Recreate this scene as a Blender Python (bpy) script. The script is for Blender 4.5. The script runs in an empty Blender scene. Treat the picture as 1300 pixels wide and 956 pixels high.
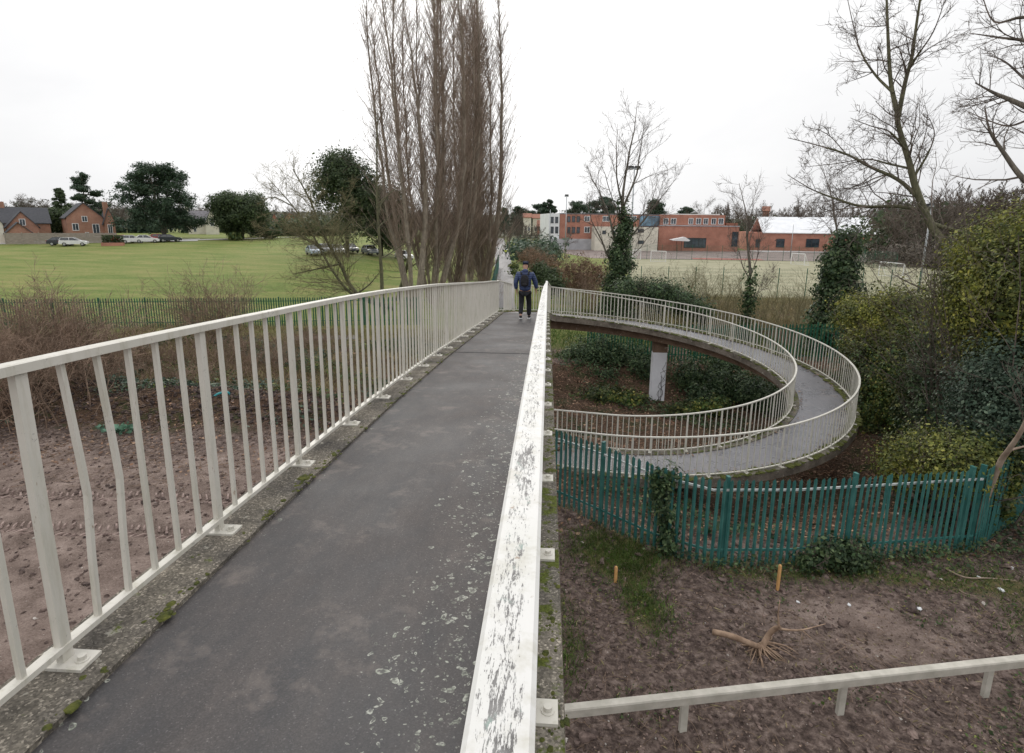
import bpy, math, random
import numpy as np
from mathutils import Vector, Matrix, noise as mnoise

scene = bpy.context.scene
COL = scene.collection
RNG = np.random.default_rng(7)
random.seed(7)
PI = math.pi
R_ = math.radians

# ------------------------------------------------------------------ camera
FPX, PITCH, YAW, ROLL = 725.82, R_(11.7012), R_(3.5209), R_(0.6277)
CAM = np.array([0.0328, 0.0, 6.9171])
def _basis():
    cy, sy = math.cos(YAW), math.sin(YAW)
    f = np.array([-sy*math.cos(PITCH), cy*math.cos(PITCH), -math.sin(PITCH)])
    r = np.array([cy, sy, 0.0]); u = np.cross(r, f)
    return (r*math.cos(ROLL)+u*math.sin(ROLL), -r*math.sin(ROLL)+u*math.cos(ROLL), f)
CR, CU, CF = _basis()
def ray(x, y):
    return (x-650)/FPX*CR - (y-433.5)/FPX*CU + CF
def G(x, y, z=0.0):
    v = ray(x, y); t = (z-CAM[2])/v[2]; return CAM+t*v
def P(x, y, D):
    v = ray(x, y); return CAM+v*D/math.hypot(v[0], v[1])

cam_d = bpy.data.cameras.new('camera'); cam = bpy.data.objects.new('camera', cam_d); COL.objects.link(cam)
cam_d.sensor_width = 36.0; cam_d.lens = FPX/1300*36; cam_d.shift_y = -44.5/1300
cam_d.clip_start = 0.05; cam_d.clip_end = 4000
M = Matrix.Identity(4)
for i in range(3):
    M[i][0] = CR[i]; M[i][1] = CU[i]; M[i][2] = -CF[i]; M[i][3] = CAM[i]
cam.matrix_world = M
scene.camera = cam

# ------------------------------------------------------------------ mesh builder
class MB:
    def __init__(s):
        s.v = []; s.n = 0; s.f = {}
    def add(s, V, F):
        V = np.asarray(V, float).reshape(-1, 3); F = np.asarray(F, np.int64)
        if len(F) == 0: return
        s.f.setdefault(F.shape[1], []).append(F+s.n); s.v.append(V); s.n += len(V)
    def poly(s, V, faces):
        V = np.asarray(V, float).reshape(-1, 3)
        for f in faces: s.f.setdefault(len(f), []).append(np.array([f])+s.n)
        s.v.append(V); s.n += len(V)
    def box(s, c, d, rz=0.0, M=None, taper=1.0):
        x, y, z = d[0]/2, d[1]/2, d[2]/2; t = taper
        V = np.array([[-x,-y,-z],[x,-y,-z],[x,y,-z],[-x,y,-z],[-x*t,-y*t,z],[x*t,-y*t,z],[x*t,y*t,z],[-x*t,y*t,z]])
        if rz:
            c_, s_ = math.cos(rz), math.sin(rz)
            V = V @ np.array([[c_, s_, 0], [-s_, c_, 0], [0, 0, 1]])
        if M is not None: V = V @ np.asarray(M).T
        s.add(V+np.asarray(c), [[0,3,2,1],[4,5,6,7],[0,1,5,4],[1,2,6,5],[2,3,7,6],[3,0,4,7]])
    def segs(s, A, B, ra, rb, k=4):
        A = np.asarray(A, float).reshape(-1, 3); B = np.asarray(B, float).reshape(-1, 3); n = len(A)
        if n == 0: return
        ra = np.broadcast_to(np.asarray(ra, float), (n,)); rb = np.broadcast_to(np.asarray(rb, float), (n,))
        d = B-A; d = d/(np.linalg.norm(d, axis=1)[:, None]+1e-9)
        up = np.where(np.abs(d[:, 2:3]) < .9, np.array([[0, 0, 1.]]), np.array([[1., 0, 0]]))
        e1 = np.cross(d, up); e1 /= np.linalg.norm(e1, axis=1)[:, None]+1e-9; e2 = np.cross(d, e1)
        an = np.arange(k)*2*PI/k
        ring = e1[:, None, :]*np.cos(an)[None, :, None]+e2[:, None, :]*np.sin(an)[None, :, None]
        V = np.concatenate([A[:, None, :]+ring*ra[:, None, None], B[:, None, :]+ring*rb[:, None, None]], 1).reshape(-1, 3)
        i = np.arange(k); j = (i+1) % k
        q = np.stack([i, i+k, j+k, j], 1)
        F = (q[None]+(np.arange(n)*2*k)[:, None, None]).reshape(-1, 4)
        s.add(V, F)
    def tube(s, pts, r, k=8, caps=True):
        pts = np.asarray(pts, float); n = len(pts); r = np.broadcast_to(np.asarray(r, float), (n,))
        T = np.gradient(pts, axis=0); T /= np.linalg.norm(T, axis=1)[:, None]+1e-9
        ref = np.array([0, 0, 1.]) if abs(T[0][2]) < .9 else np.array([1., 0, 0])
        V = []; e1 = np.cross(T[0], ref); e1 /= np.linalg.norm(e1)
        for i in range(n):
            e1 = e1-T[i]*(e1@T[i]); e1 /= np.linalg.norm(e1)+1e-9; e2 = np.cross(T[i], e1)
            for a in range(k):
                an = 2*PI*a/k; V.append(pts[i]+r[i]*(e1*math.cos(an)+e2*math.sin(an)))
        F = [[i*k+a, i*k+(a+1) % k, (i+1)*k+(a+1) % k, (i+1)*k+a] for i in range(n-1) for a in range(k)]
        if caps:
            s.poly(V, F+[list(range(k))[::-1], [(n-1)*k+a for a in range(k)]])
        else: s.add(V, F)
    def sweep(s, pts, prof, closed=True, side=None, caps=True):
        """prof: list of (lateral, up) points; lateral = to the right of travel in plan."""
        pts = np.asarray(pts, float); n = len(pts); T = np.gradient(pts, axis=0); T[:, 2] = 0
        T /= np.linalg.norm(T, axis=1)[:, None]; Rt = np.stack([T[:, 1], -T[:, 0], 0*T[:, 0]], 1)
        pr = np.asarray(prof, float); k = len(pr)
        V = pts[:, None, :]+Rt[:, None, :]*pr[None, :, 0:1]+np.array([0, 0, 1.])*pr[None, :, 1:2]
        F = [[i*k+a, (i+1)*k+a, (i+1)*k+(a+1) % k, i*k+(a+1) % k] for i in range(n-1) for a in range(k if closed else k-1)]
        if closed and caps: F = F+[list(range(k)), [(n-1)*k+a for a in range(k)][::-1]]
        s.poly(V.reshape(-1, 3), F)
    def prism(s, poly, axis0, axis1, ext, origin=(0, 0, 0)):
        """poly in (axis0,axis1) plane, extruded by vector ext"""
        a0 = np.asarray(axis0, float); a1 = np.asarray(axis1, float); e = np.asarray(ext, float); o = np.asarray(origin, float)
        A = np.array([o+a0*p[0]+a1*p[1] for p in poly]); n = len(A)
        V = np.concatenate([A, A+e]); F = [list(range(n))[::-1], list(range(n, 2*n))]+[[i, (i+1) % n, (i+1) % n+n, i+n] for i in range(n)]
        s.poly(V, F)
    def ball(s, c, r, nu=8, nv=5, jit=0.0, rng=None):
        r = np.broadcast_to(np.asarray(r, float), (3,))
        V = [[0, 0, 1]]; F = []
        for i in range(1, nv):
            for j in range(nu):
                a = PI*i/nv; b = 2*PI*j/nu; V.append([math.sin(a)*math.cos(b), math.sin(a)*math.sin(b), math.cos(a)])
        V.append([0, 0, -1]); V = np.array(V)
        if jit: V = V*(1+(rng or RNG).normal(0, jit, (len(V), 1)))
        for j in range(nu):
            F.append([0, 1+j, 1+(j+1) % nu]); L = len(V)-1; b = 1+(nv-2)*nu
            F.append([L, b+(j+1) % nu, b+j])
        for i in range(nv-2):
            for j in range(nu):
                F.append([1+i*nu+j, 1+(i+1)*nu+j, 1+(i+1)*nu+(j+1) % nu, 1+i*nu+(j+1) % nu])
        s.poly(V*r+np.asarray(c), F)
    def leaves(s, C, size, aspect=0.5, nrm=None, tilt=0.9, rng=None, fold=0.0):
        rng = rng or RNG
        C = np.asarray(C, float); n = len(C)
        if n == 0: return
        sz = np.broadcast_to(np.asarray(size, float), (n,))*np.clip(np.exp(rng.normal(-.05, .38, n)), .4, 2.2)
        N = rng.normal(size=(n, 3))*tilt
        N = N+(nrm if nrm is not None else np.array([0, 0, .8])); N /= np.linalg.norm(N, axis=1)[:, None]+1e-9
        a = np.cross(N, rng.normal(size=(n, 3))); a /= np.linalg.norm(a, axis=1)[:, None]+1e-9; b = np.cross(N, a)
        L = sz[:, None]*.5; W = L*aspect
        V = np.stack([C-a*L, C+b*W+a*L*.1, C+a*L, C-b*W+a*L*.1], 1)
        s.add(V.reshape(-1, 3), np.arange(4*n).reshape(n, 4))
    def build(s, name, mat, parent=None, smooth=False, loc=None):
        me = bpy.data.meshes.new(name)
        if s.n:
            V = np.concatenate(s.v); me.vertices.add(len(V)); me.vertices.foreach_set('co', V.astype(np.float32).ravel())
            loops = []; st = []; cur = 0
            for k, L in s.f.items():
                A = np.concatenate(L); loops.append(A.ravel()); st.append(cur+np.arange(len(A))*k); cur += A.size
            loops = np.concatenate(loops); st = np.concatenate(st)
            me.loops.add(len(loops)); me.loops.foreach_set('vertex_index', loops.astype(np.int32))
            me.polygons.add(len(st)); me.polygons.foreach_set('loop_start', st.astype(np.int32))
            me.polygons.foreach_set('use_smooth', np.full(len(st), bool(smooth)))
            me.update(calc_edges=True); me.validate()
        o = bpy.data.objects.new(name, me); COL.objects.link(o)
        if mat is not None: me.materials.append(mat)
        if parent is not None: o.parent = parent
        if loc is not None: o.location = loc
        return o

def tag(o, label=None, cat=None, group=None, kind=None):
    if label: o['label'] = label
    if cat: o['category'] = cat
    if group: o['group'] = group
    if kind: o['kind'] = kind
    return o
def thing(name, label, cat, loc=(0, 0, 0), rz=0.0, group=None):
    o = bpy.data.objects.new(name, None); COL.objects.link(o); o.location = [float(a) for a in loc]
    o.rotation_euler = (0, 0, rz); o.empty_display_size = .2
    return tag(o, label, cat, group)
def inst(o, parent, loc, rz=0.0, rot=None):
    c = o.copy(); COL.objects.link(c); c.parent = parent; c.location = [float(a) for a in loc]
    c.rotation_euler = rot if rot is not None else (0, 0, rz)
    return c
def copy_thing(root, loc, rz=0.0, scale=1.0, label=None, group=None):
    def rec(o, par):
        c = o.copy(); COL.objects.link(c); c.parent = par
        for ch in list(o.children): rec(ch, c)
        return c
    r = rec(root, None); r.location = [float(a) for a in loc]; r.rotation_euler = (0, 0, rz)
    r.scale = (scale,)*3 if not hasattr(scale, '__len__') else scale
    if label: r['label'] = label
    if group: r['group'] = group
    return r

# ------------------------------------------------------------------ materials
def new_mat(name):
    m = bpy.data.materials.new(name); m.use_nodes = True
    nt = m.node_tree; b = nt.nodes['Principled BSDF']; return m, nt, b
class NT:
    """tiny node helper"""
    def __init__(s, nt): s.nt = nt; s.N = nt.nodes; s.L = nt.links
    def n(s, t, **kw):
        d = s.N.new(t)
        for k, v in kw.items(): setattr(d, k, v)
        return d
    def l(s, a, b): s.L.new(a, b)
    def coord(s, which='Object', scale=None):
        tc = s.n('ShaderNodeTexCoord')
        if scale is None: return tc.outputs[which]
        mp = s.n('ShaderNodeMapping'); mp.inputs['Scale'].default_value = scale; s.l(tc.outputs[which], mp.inputs['Vector']); return mp.outputs[0]
    def pos(s, scale=(1, 1, 1), rot=(0, 0, 0)):
        g = s.n('ShaderNodeNewGeometry'); mp = s.n('ShaderNodeMapping'); mp.inputs['Scale'].default_value = scale; mp.inputs['Rotation'].default_value = rot
        s.l(g.outputs['Position'], mp.inputs['Vector']); return mp.outputs[0]
    def noise(s, vec, scale, detail=4, rough=.6, dist=0.0):
        d = s.n('ShaderNodeTexNoise'); d.inputs['Scale'].default_value = scale; d.inputs['Detail'].default_value = detail
        d.inputs['Roughness'].default_value = rough; d.inputs['Distortion'].default_value = dist; s.l(vec, d.inputs['Vector']); return d.outputs['Fac']
    def voro(s, vec, scale, feature='F1', out='Distance', rnd=1.0):
        d = s.n('ShaderNodeTexVoronoi', feature=feature); d.inputs['Scale'].default_value = scale; d.inputs['Randomness'].default_value = rnd
        s.l(vec, d.inputs['Vector']); return d.outputs[out]
    def ramp(s, fac, stops, interp='LINEAR'):
        d = s.n('ShaderNodeValToRGB'); cr = d.color_ramp; cr.interpolation = interp
        while len(cr.elements) < len(stops): cr.elements.new(.5)
        for e, (p, c) in zip(cr.elements, stops):
            e.position = p; e.color = (c, c, c, 1) if not hasattr(c, '__len__') else (*c, 1)
        s.l(fac, d.inputs['Fac']); return d.outputs['Color']
    def mix(s, fac, a, b, mode='MIX'):
        d = s.n('ShaderNodeMix', data_type='RGBA', blend_type=mode)
        for sock, v in ((0, fac), (6, a), (7, b)):
            if hasattr(v, 'is_linked') or hasattr(v, 'node'): s.l(v, d.inputs[sock])
            elif sock == 0: d.inputs[0].default_value = v
            else: d.inputs[sock].default_value = (*v, 1)
        return d.outputs[2]
    def math(s, op, a, b=0.0, c=None, clamp=False):
        d = s.n('ShaderNodeMath', operation=op, use_clamp=clamp)
        for i, v in enumerate((a, b) if c is None else (a, b, c)):
            if hasattr(v, 'node'): s.l(v, d.inputs[i])
            else: d.inputs[i].default_value = v
        return d.outputs[0]
    def bump(s, h, strength=.3, dist=.02, normal=None):
        d = s.n('ShaderNodeBump'); d.inputs['Strength'].default_value = strength; d.inputs['Distance'].default_value = dist
        s.l(h, d.inputs['Height'])
        if normal is not None: s.l(normal, d.inputs['Normal'])
        return d.outputs[0]

def noisy(name, c1, c2, scale=6.0, rough=.8, bump=.2, bdist=.01, bscale=None, metallic=0.0, detail=5, spec=.3, lo=.35, hi=.65, aniso=(1, 1, 1), island=0.0, world=False):
    m, nt, b = new_mat(name); h = NT(nt)
    v = h.pos(aniso) if world else h.coord('Object', aniso)
    f = h.noise(v, scale, detail)
    c = h.ramp(f, [(lo, c1), (hi, c2)])
    if island:
        g = h.n('ShaderNodeNewGeometry'); k = h.math('MULTIPLY_ADD', g.outputs['Random Per Island'], 2*island, 1-island)
        hs = h.n('ShaderNodeHueSaturation'); h.l(k, hs.inputs['Value']); h.l(c, hs.inputs['Color']); c = hs.outputs[0]
    h.l(c, b.inputs['Base Color']); b.inputs['Roughness'].default_value = rough; b.inputs['Metallic'].default_value = metallic
    b.inputs['Specular IOR Level'].default_value = spec
    if bump:
        f2 = h.noise(v, bscale or scale*4, 5); h.l(h.bump(f2, bump, bdist), b.inputs['Normal'])
    return m

def leaf_mat(name, c1, c2, c3=None, rough=.55, trans=.25, spec=.3, alt=None):
    """per-leaf colour variation by mesh island + slow drift"""
    m, nt, b = new_mat(name); h = NT(nt)
    g = h.n('ShaderNodeNewGeometry')
    c = h.ramp(g.outputs['Random Per Island'], [(0, c1), (.6, c2), (1, c3 or c2)])
    if alt: c = h.mix(h.ramp(h.noise(h.pos(), .75, 4, .6), [(.42, 0.), (.56, .85)]), c, h.ramp(g.outputs['Random Per Island'], [(0, alt[0]), (1, alt[1])]))
    f = h.ramp(h.noise(h.pos(), 1.9, 4, .65), [(.3, .45), (.7, 1.7)]); k = f
    hs = h.n('ShaderNodeHueSaturation'); h.l(k, hs.inputs['Value']); h.l(c, hs.inputs['Color'])
    h.l(hs.outputs[0], b.inputs['Base Color']); b.inputs['Roughness'].default_value = rough; b.inputs['Specular IOR Level'].default_value = spec
    if trans:
        tr = h.n('ShaderNodeBsdfTranslucent'); h.l(hs.outputs[0], tr.inputs['Color'])
        mx = h.n('ShaderNodeMixShader'); mx.inputs[0].default_value = trans
        out = nt.nodes['Material Output']; h.l(b.outputs[0], mx.inputs[1]); h.l(tr.outputs[0], mx.inputs[2]); h.l(mx.outputs[0], out.inputs['Surface'])
    return m

def sm(a, b, x):
    t = np.clip((x-a)/(b-a), 0, 1); return t*t*(3-2*t)
# ------------------------------------------------------------------ world + sun
w = bpy.data.worlds.new('World'); scene.world = w; w.use_nodes = True
h = NT(w.node_tree); bg = w.node_tree.nodes['Background']
SUN_EL, SUN_AZ = 24.0, -13.0           # degrees; azimuth measured from +Y towards +X
sky = h.n('ShaderNodeTexSky', sky_type='NISHITA', sun_disc=False)
sky.sun_elevation = R_(SUN_EL); sky.sun_rotation = R_(SUN_AZ); sky.air_density = 1.0; sky.dust_density = 3.0; sky.ozone_density = 1.0
hs = h.n('ShaderNodeHueSaturation'); hs.inputs['Saturation'].default_value = .12; h.l(sky.outputs[0], hs.inputs['Color'])
cl = h.noise(h.coord('Generated', (1, 1, 2.5)), 1.6, 5, .55, .4)
clc = h.ramp(cl, [(.3, (12.6, 12.7, 13.0)), (.7, (15.0, 15.0, 15.05))])
mixc = h.mix(.85, hs.outputs[0], clc)
sz_ = h.n('ShaderNodeSeparateXYZ'); h.l(h.coord('Generated'), sz_.inputs[0])      # overcast: the zenith is far brighter than the horizon
mixc = h.mix(1.0, mixc, h.ramp(sz_.outputs[2], [(.0, .50), (.42, .575), (.7, .86), (1.0, 1.0)]), 'MULTIPLY')
h.l(mixc, bg.inputs['Color']); bg.inputs['Strength'].default_value = .118
sd = bpy.data.lights.new('sun', 'SUN'); so = bpy.data.objects.new('sun', sd); COL.objects.link(so)
sd.energy = 1.0; sd.angle = R_(25); sd.color = (1, .95, .88)
sdir = Vector((math.sin(R_(SUN_AZ))*math.cos(R_(SUN_EL)), math.cos(R_(SUN_AZ))*math.cos(R_(SUN_EL)), math.sin(R_(SUN_EL))))
so.rotation_euler = sdir.to_track_quat('Z', 'Y').to_euler(); so.location = (0, 0, 60)
scene.view_settings.view_transform = 'Standard'; scene.view_settings.look = 'None'
scene.view_settings.exposure = 0.2; scene.view_settings.gamma = 1.0; scene.view_settings.use_curve_mapping = False
scene.cycles.use_denoising = True
scene.cycles.max_bounces = 6; scene.cycles.diffuse_bounces = 3; scene.cycles.transparent_max_bounces = 6

# ------------------------------------------------------------------ terrain
HC = (4.162, 20.57); RI, RO = 4.47, 6.26; RM = (RI+RO)/2; TH_END = R_(297)
def height(x, y):
    x = np.asarray(x, float); y = np.asarray(y, float)
    z = sm(0, 14, (-12-.06*y)-x)*.036*np.clip(y-44, 0, 85)
    r = np.hypot(x-4.6, y-20.8); keep = sm(2.2, 5.0, np.hypot(x-.6, y-15.6))
    z = z-1.05*(1-sm(5.6, 9.0, r))*keep
    z = z+.28*np.exp(-((x-1)**2+(y-12.6)**2)/3.5)
    # spoil mound beside the cutting on the left
    ridge = np.exp(-((y-19.6-(x+14)*-.12)/1.5)**2)*sm(-24, -19, x)*(1-sm(-8.5, -6, x))
    z = z+.75*ridge
    z = z+.5*np.exp(-((y-27)/5)**2)*sm(8, 13, x)*(1-sm(40, 60, x))
    far = np.hypot(x, y)
    z = z+sm(330, 900, far)*16
    return z
def hz(x, y): return float(height(x, y))

def axis(lo, hi, fine_lo, fine_hi, step, grow=1.22):
    a = list(np.arange(fine_lo, fine_hi+1e-6, step)); s = step
    up = [];  v = a[-1]
    while v < hi: s *= grow; v += s; up.append(v)
    s = step; dn = []; v = a[0]
    while v > lo: s *= grow; v -= s; dn.append(v)
    return np.array(dn[::-1]+a+up)
xs = axis(-1500, 1500, -24, 18, .16); ys = axis(-300, 2200, 3.5, 32, .16)
X, Y = np.meshgrid(xs, ys); Z = height(X, Y)
near = sm(4, 6, Y)*(1-sm(34, 44, Y))*(1-sm(30, 40, np.abs(X)))
lump = np.zeros_like(Z)
idx = np.argwhere(near > .01)
for i, j in idx:
    p = Vector((X[i, j], Y[i, j], 0))
    lump[i, j] = .055*mnoise.fractal(p*.9, .9, 2.0, 5)+.035*abs(mnoise.noise(p*2.7))+.02*mnoise.noise(p*6)
mound = np.exp(-((Y-19.6-(X+14)*-.12)/1.8)**2)*sm(-24, -19, X)*(1-sm(-8.5, -6, X))
Z = Z+lump*near*(1+3.0*mound)
# tracked-vehicle ruts on the left
for yc in (12.85, 11.25):
    d = Y-yc-.03*(X+10); rut = np.exp(-(d/.28)**2); Z = Z-np.where((X < -2.5) & (X > -24), 0.11*rut-.08*np.exp(-((np.abs(d)-.42)/.12)**2), 0)
Z += np.where(near > 0, RNG.normal(0, .006, Z.shape), 0)
# zones: R grass, G leaf litter / scrub, B pale mud
grass = np.maximum(sm(30, 36, Y)*(X < 3), sm(43, 50, Y))
fenceL = 35.2
grass = np.where(X < -1.5, sm(25.5, 34, Y+1.3*np.sin(X*.7)), grass)
gp = np.exp(-(((X-1.6)/1.0)**2+((Y-11.0)/.8)**2))*.9+np.exp(-(((X-1.9)/.45)**2+((Y-9.4)/1.0)**2))*.6+np.exp(-(((X-.4)/.35)**2+((Y-8.2)/1.3)**2))*.45+np.exp(-(((X-9.6)/1.6)**2+((Y-9.2)/1.2)**2))*.7+.55*np.exp(-((Y-10.75-.0*X)/.5)**2)*sm(3, 4, X)*(1-sm(9, 11, X))
grass = np.maximum(grass, gp*(X > 0))
ring = np.exp(-(((X-2)/7)**2+((Y-35)/5)**2)); grass = np.maximum(grass, sm(.3, .8, ring)*.9)
litter = np.maximum((1-sm(7.5, 9.5, np.hypot(X-4.6, Y-20.8))), sm(14, 20, Y)*(1-sm(42, 50, Y))*(X > 8))
litter = np.maximum(litter, np.where(X < -1.5, sm(15.5, 19, Y)*(1-sm(27, 33, Y)), 0))
vg = (X > 5)*(X < 70)*sm(36, 40, Y)*(1-sm(56.5, 58, Y)); grass = grass*(1-.75*vg); litter = np.maximum(litter, .75*vg)
litter = np.clip(litter, 0, 1)
mud = np.where(X < -1.5, 1-sm(13.5, 17.5, Y+.8*np.sin(X*.9)), .25+.5*np.exp(-(((X-5.6)/1.6)**2+((Y-9.2)/1.0)**2)))
nx, ny = len(xs), len(ys)
mb = MB(); ii = np.arange(nx*ny).reshape(ny, nx)
mb.add(np.stack([X, Y, Z], -1).reshape(-1, 3), np.stack([ii[:-1, :-1], ii[:-1, 1:], ii[1:, 1:], ii[1:, :-1]], -1).reshape(-1, 4))

gm, nt, b = new_mat('ground'); h = NT(nt)
at = h.n('ShaderNodeAttribute', attribute_name='zone'); sp = h.n('ShaderNodeSeparateColor'); h.l(at.outputs['Color'], sp.inputs[0])
pv = h.pos()
n1 = h.noise(pv, 1.3, 6, .65); n2 = h.noise(pv, 7, 6, .7); n3 = h.noise(pv, .12, 4); n4 = h.noise(pv, 28, 4, .7)
soil = h.ramp(n2, [(.30, (.030, .022, .019)), (.45, (.095, .069, .059)), (.56, (.18, .135, .115)), (.70, (.32, .25, .215))])
mudc = h.ramp(h.math('MULTIPLY_ADD', n1, .6, h.math('MULTIPLY', n4, .4)), [(.33, (.070, .050, .042)), (.46, (.185, .138, .116)), (.58, (.29, .225, .193)), (.72, (.42, .34, .30))])
base = h.mix(h.ramp(h.math('ADD', sp.outputs[2], h.math('MULTIPLY_ADD', n1, .9, -.45)), [(.35, 0.), (.62, 1.)]), soil, mudc)
lit = h.ramp(n4, [(.3, (.024, .019, .013)), (.5, (.085, .054, .036)), (.62, (.15, .088, .058)), (.78, (.24, .18, .13))])
litg = h.mix(h.ramp(n1, [(.5, 0.), (.62, .8)]), lit, (.035, .05, .018))
base = h.mix(h.ramp(h.math('ADD', sp.outputs[1], h.math('MULTIPLY_ADD', n1, .8, -.4)), [(.35, 0.), (.65, 1.)]), base, litg)
ga = h.noise(h.pos((.14, .5, 1)), 1.0, 4); gb = h.noise(pv, 3.2, 6, .75)
gr = h.ramp(h.math('MULTIPLY_ADD', ga, .55, h.math('MULTIPLY', gb, .45)), [(.34, (.095, .140, .032)), (.46, (.145, .19, .048)), (.54, (.205, .215, .070)), (.66, (.28, .24, .10))])
sepy = h.n('ShaderNodeSeparateXYZ'); h.l(pv, sepy.inputs[0])
rough = h.mix(h.ramp(n2, [(.35, 0.), (.6, 1.)]), (.055, .075, .018), (.16, .13, .065))
gr = h.mix(h.ramp(h.math('MULTIPLY_ADD', sepy.outputs[1], .02, h.math('MULTIPLY', n1, .16)), [(.70, 1.), (.86, 0.)]), gr, rough)
base = h.mix(h.ramp(h.math('ADD', sp.outputs[0], h.math('MULTIPLY_ADD', n2, .9, -.45)), [(.38, 0.), (.6, 1.)]), base, gr)
peb = h.voro(pv, 26, out='Color'); ps = h.n('ShaderNodeSeparateColor'); h.l(peb, ps.inputs[0]); pd = h.voro(pv, 26)
stone = h.math('MULTIPLY', h.math('GREATER_THAN', ps.outputs[0], .955), h.math('LESS_THAN', pd, h.math('MULTIPLY_ADD', ps.outputs[1], .22, .08)))
stone = h.math('MULTIPLY', stone, h.math('SUBTRACT', 1.0, h.math('ADD', sp.outputs[0], sp.outputs[1], clamp=True), clamp=True))
base = h.mix(stone, base, (.42, .37, .33))
dist = h.n('ShaderNodeVectorMath', operation='LENGTH'); h.l(pv, dist.inputs[0])
base = h.mix(h.ramp(h.math('MULTIPLY', dist.outputs['Value'], .001), [(.19, 0.), (.34, 1.)]), base, h.mix(h.ramp(h.noise(pv, .03, 4), [(.4, 0.), (.6, 1.)]), (.07, .075, .05), (.12, .115, .08)))
h.l(base, b.inputs['Base Color']); b.inputs['Roughness'].default_value = .93; b.inputs['Specular IOR Level'].default_value = .15
# track cleat ribs: bump stripes inside the ruts
def band(yc):
    yy = h.math('SUBTRACT', sepy.outputs[1], h.math('MULTIPLY_ADD', sepy.outputs[0], .03, yc+.3)); return h.ramp(h.math('ABSOLUTE', yy), [(.24, 1.), (.34, 0.)])
rib = h.math('SINE', h.math('MULTIPLY_ADD', sepy.outputs[0], 36., h.math('MULTIPLY', sepy.outputs[1], 14.)))
lft = h.ramp(h.math('MULTIPLY', sepy.outputs[0], -.1), [(.28, 0.), (.34, 1.)])
ribs = h.math('MULTIPLY', h.math('MULTIPLY', rib, h.math('ADD', band(12.85), band(11.25))), lft)
hgt = h.math('ADD', h.math('MULTIPLY_ADD', n2, 1.0, h.math('MULTIPLY', n4, .5)), h.math('MULTIPLY', ribs, .28))
h.l(h.bump(hgt, .9, .07), b.inputs['Normal'])
ground = mb.build('ground', gm, smooth=True); tag(ground, kind='structure')
ca = ground.data.color_attributes.new('zone', 'FLOAT_COLOR', 'POINT')
ca.data.foreach_set('color', np.stack([grass, litter, mud, np.ones_like(mud)], -1).reshape(-1).astype(np.float32))

def ground_z(x, y):
    x = np.asarray(x, float); y = np.asarray(y, float); i = np.clip(np.searchsorted(xs, x)-1, 0, nx-2); j = np.clip(np.searchsorted(ys, y)-1, 0, ny-2)
    u = (x-xs[i])/(xs[i+1]-xs[i]); v = (y-ys[j])/(ys[j+1]-ys[j])
    return (Z[j, i]*(1-u)+Z[j, i+1]*u)*(1-v)+(Z[j+1, i]*(1-u)+Z[j+1, i+1]*u)*v
def strip(name, pts, width, mat, dz=.03, label=None, n=None, kind='structure'):
    """a flat ribbon laid over the terrain"""
    pts = np.array(pts, float); d = np.r_[0, np.cumsum(np.hypot(*np.diff(pts, axis=0).T))]
    t = np.linspace(0, d[-1], n or max(8, int(d[-1]/.8))); x = np.interp(t, d, pts[:, 0]); y = np.interp(t, d, pts[:, 1])
    wd = np.interp(t, d, np.broadcast_to(width, (len(pts),)))
    tx, ty = np.gradient(x), np.gradient(y); L = np.hypot(tx, ty); m = MB(); k = 5
    V = []
    for i in range(len(t)):
        for a in np.linspace(-.5, .5, k):
            px = x[i]+ty[i]/L[i]*a*wd[i]; py = y[i]-tx[i]/L[i]*a*wd[i]; V.append((px, py, hz(px, py)+dz))
    F = [[i*k+a, i*k+a+1, (i+1)*k+a+1, (i+1)*k+a] for i in range(len(t)-1) for a in range(k-1)]
    m.add(V, F); o = m.build(name, mat); tag(o, kind=kind); return o

# ------------------------------------------------------------------ materials for the bridge
def paint_mat(name, base, flake, chips, centre=False):
    m, nt, b = new_mat(name); h = NT(nt); v = h.pos((1, 1, 1))
    n = h.noise(h.pos((150, 24, 60)), 1.0, 5, .8, .35); n2 = h.noise(v, 3.5, 4); n3 = h.noise(v, 40, 3)
    dirt = h.mix(h.ramp(n2, [(.4, 0.), (.75, .55)]), base, tuple(c*k for c, k in zip(base, (.80, .82, .76))))
    thr = h.math('ADD', n, h.math('MULTIPLY_ADD', h.noise(v, 4.5, 4), .55, -.275))
    fine = h.noise(h.pos((420, 70, 150)), 1.0, 3, .75, .2)
    thr = h.math('MAXIMUM', thr, h.math('MULTIPLY_ADD', thr, .45, h.math('MULTIPLY_ADD', fine, .75, -.105)))
    if centre:
        sx = h.n('ShaderNodeSeparateXYZ'); h.l(v, sx.inputs[0])
        cm = h.ramp(h.math('MULTIPLY_ADD', sx.outputs[0], 10.0, .5), [(.16, .0), (.34, .95), (.58, 1.0), (.78, .1)])
        thr = h.math('ADD', thr, h.math('MULTIPLY_ADD', cm, .20, -.16))
    fl = h.ramp(thr, [(chips, 0.), (chips+.035, 1.)])
    fc = h.ramp(n3, [(.35, (.06, .056, .055)), (.58, (.17, .165, .16)), (.7, (.22, .28, .25))])
    dirt = h.mix(h.ramp(h.noise(h.pos((14, 14, 2.2)), 1.0, 5, .7), [(.50, 0.), (.70, .6)]), dirt, (.38, .36, .28))
    dirt = h.mix(h.ramp(h.noise(h.pos((30, 30, 9)), 1.0, 4, .7), [(.66, 0.), (.73, .8)]), dirt, (.24, .15, .09))
    c = h.mix(h.math('MULTIPLY', fl, flake), dirt, fc); h.l(c, b.inputs['Base Color'])
    b.inputs['Roughness'].default_value = .5; b.inputs['Specular IOR Level'].default_value = .35
    h.l(h.bump(h.math('MULTIPLY_ADD', fl, -.6, h.math('MULTIPLY', n3, .4)), .35, .002), b.inputs['Normal']); return m
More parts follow.
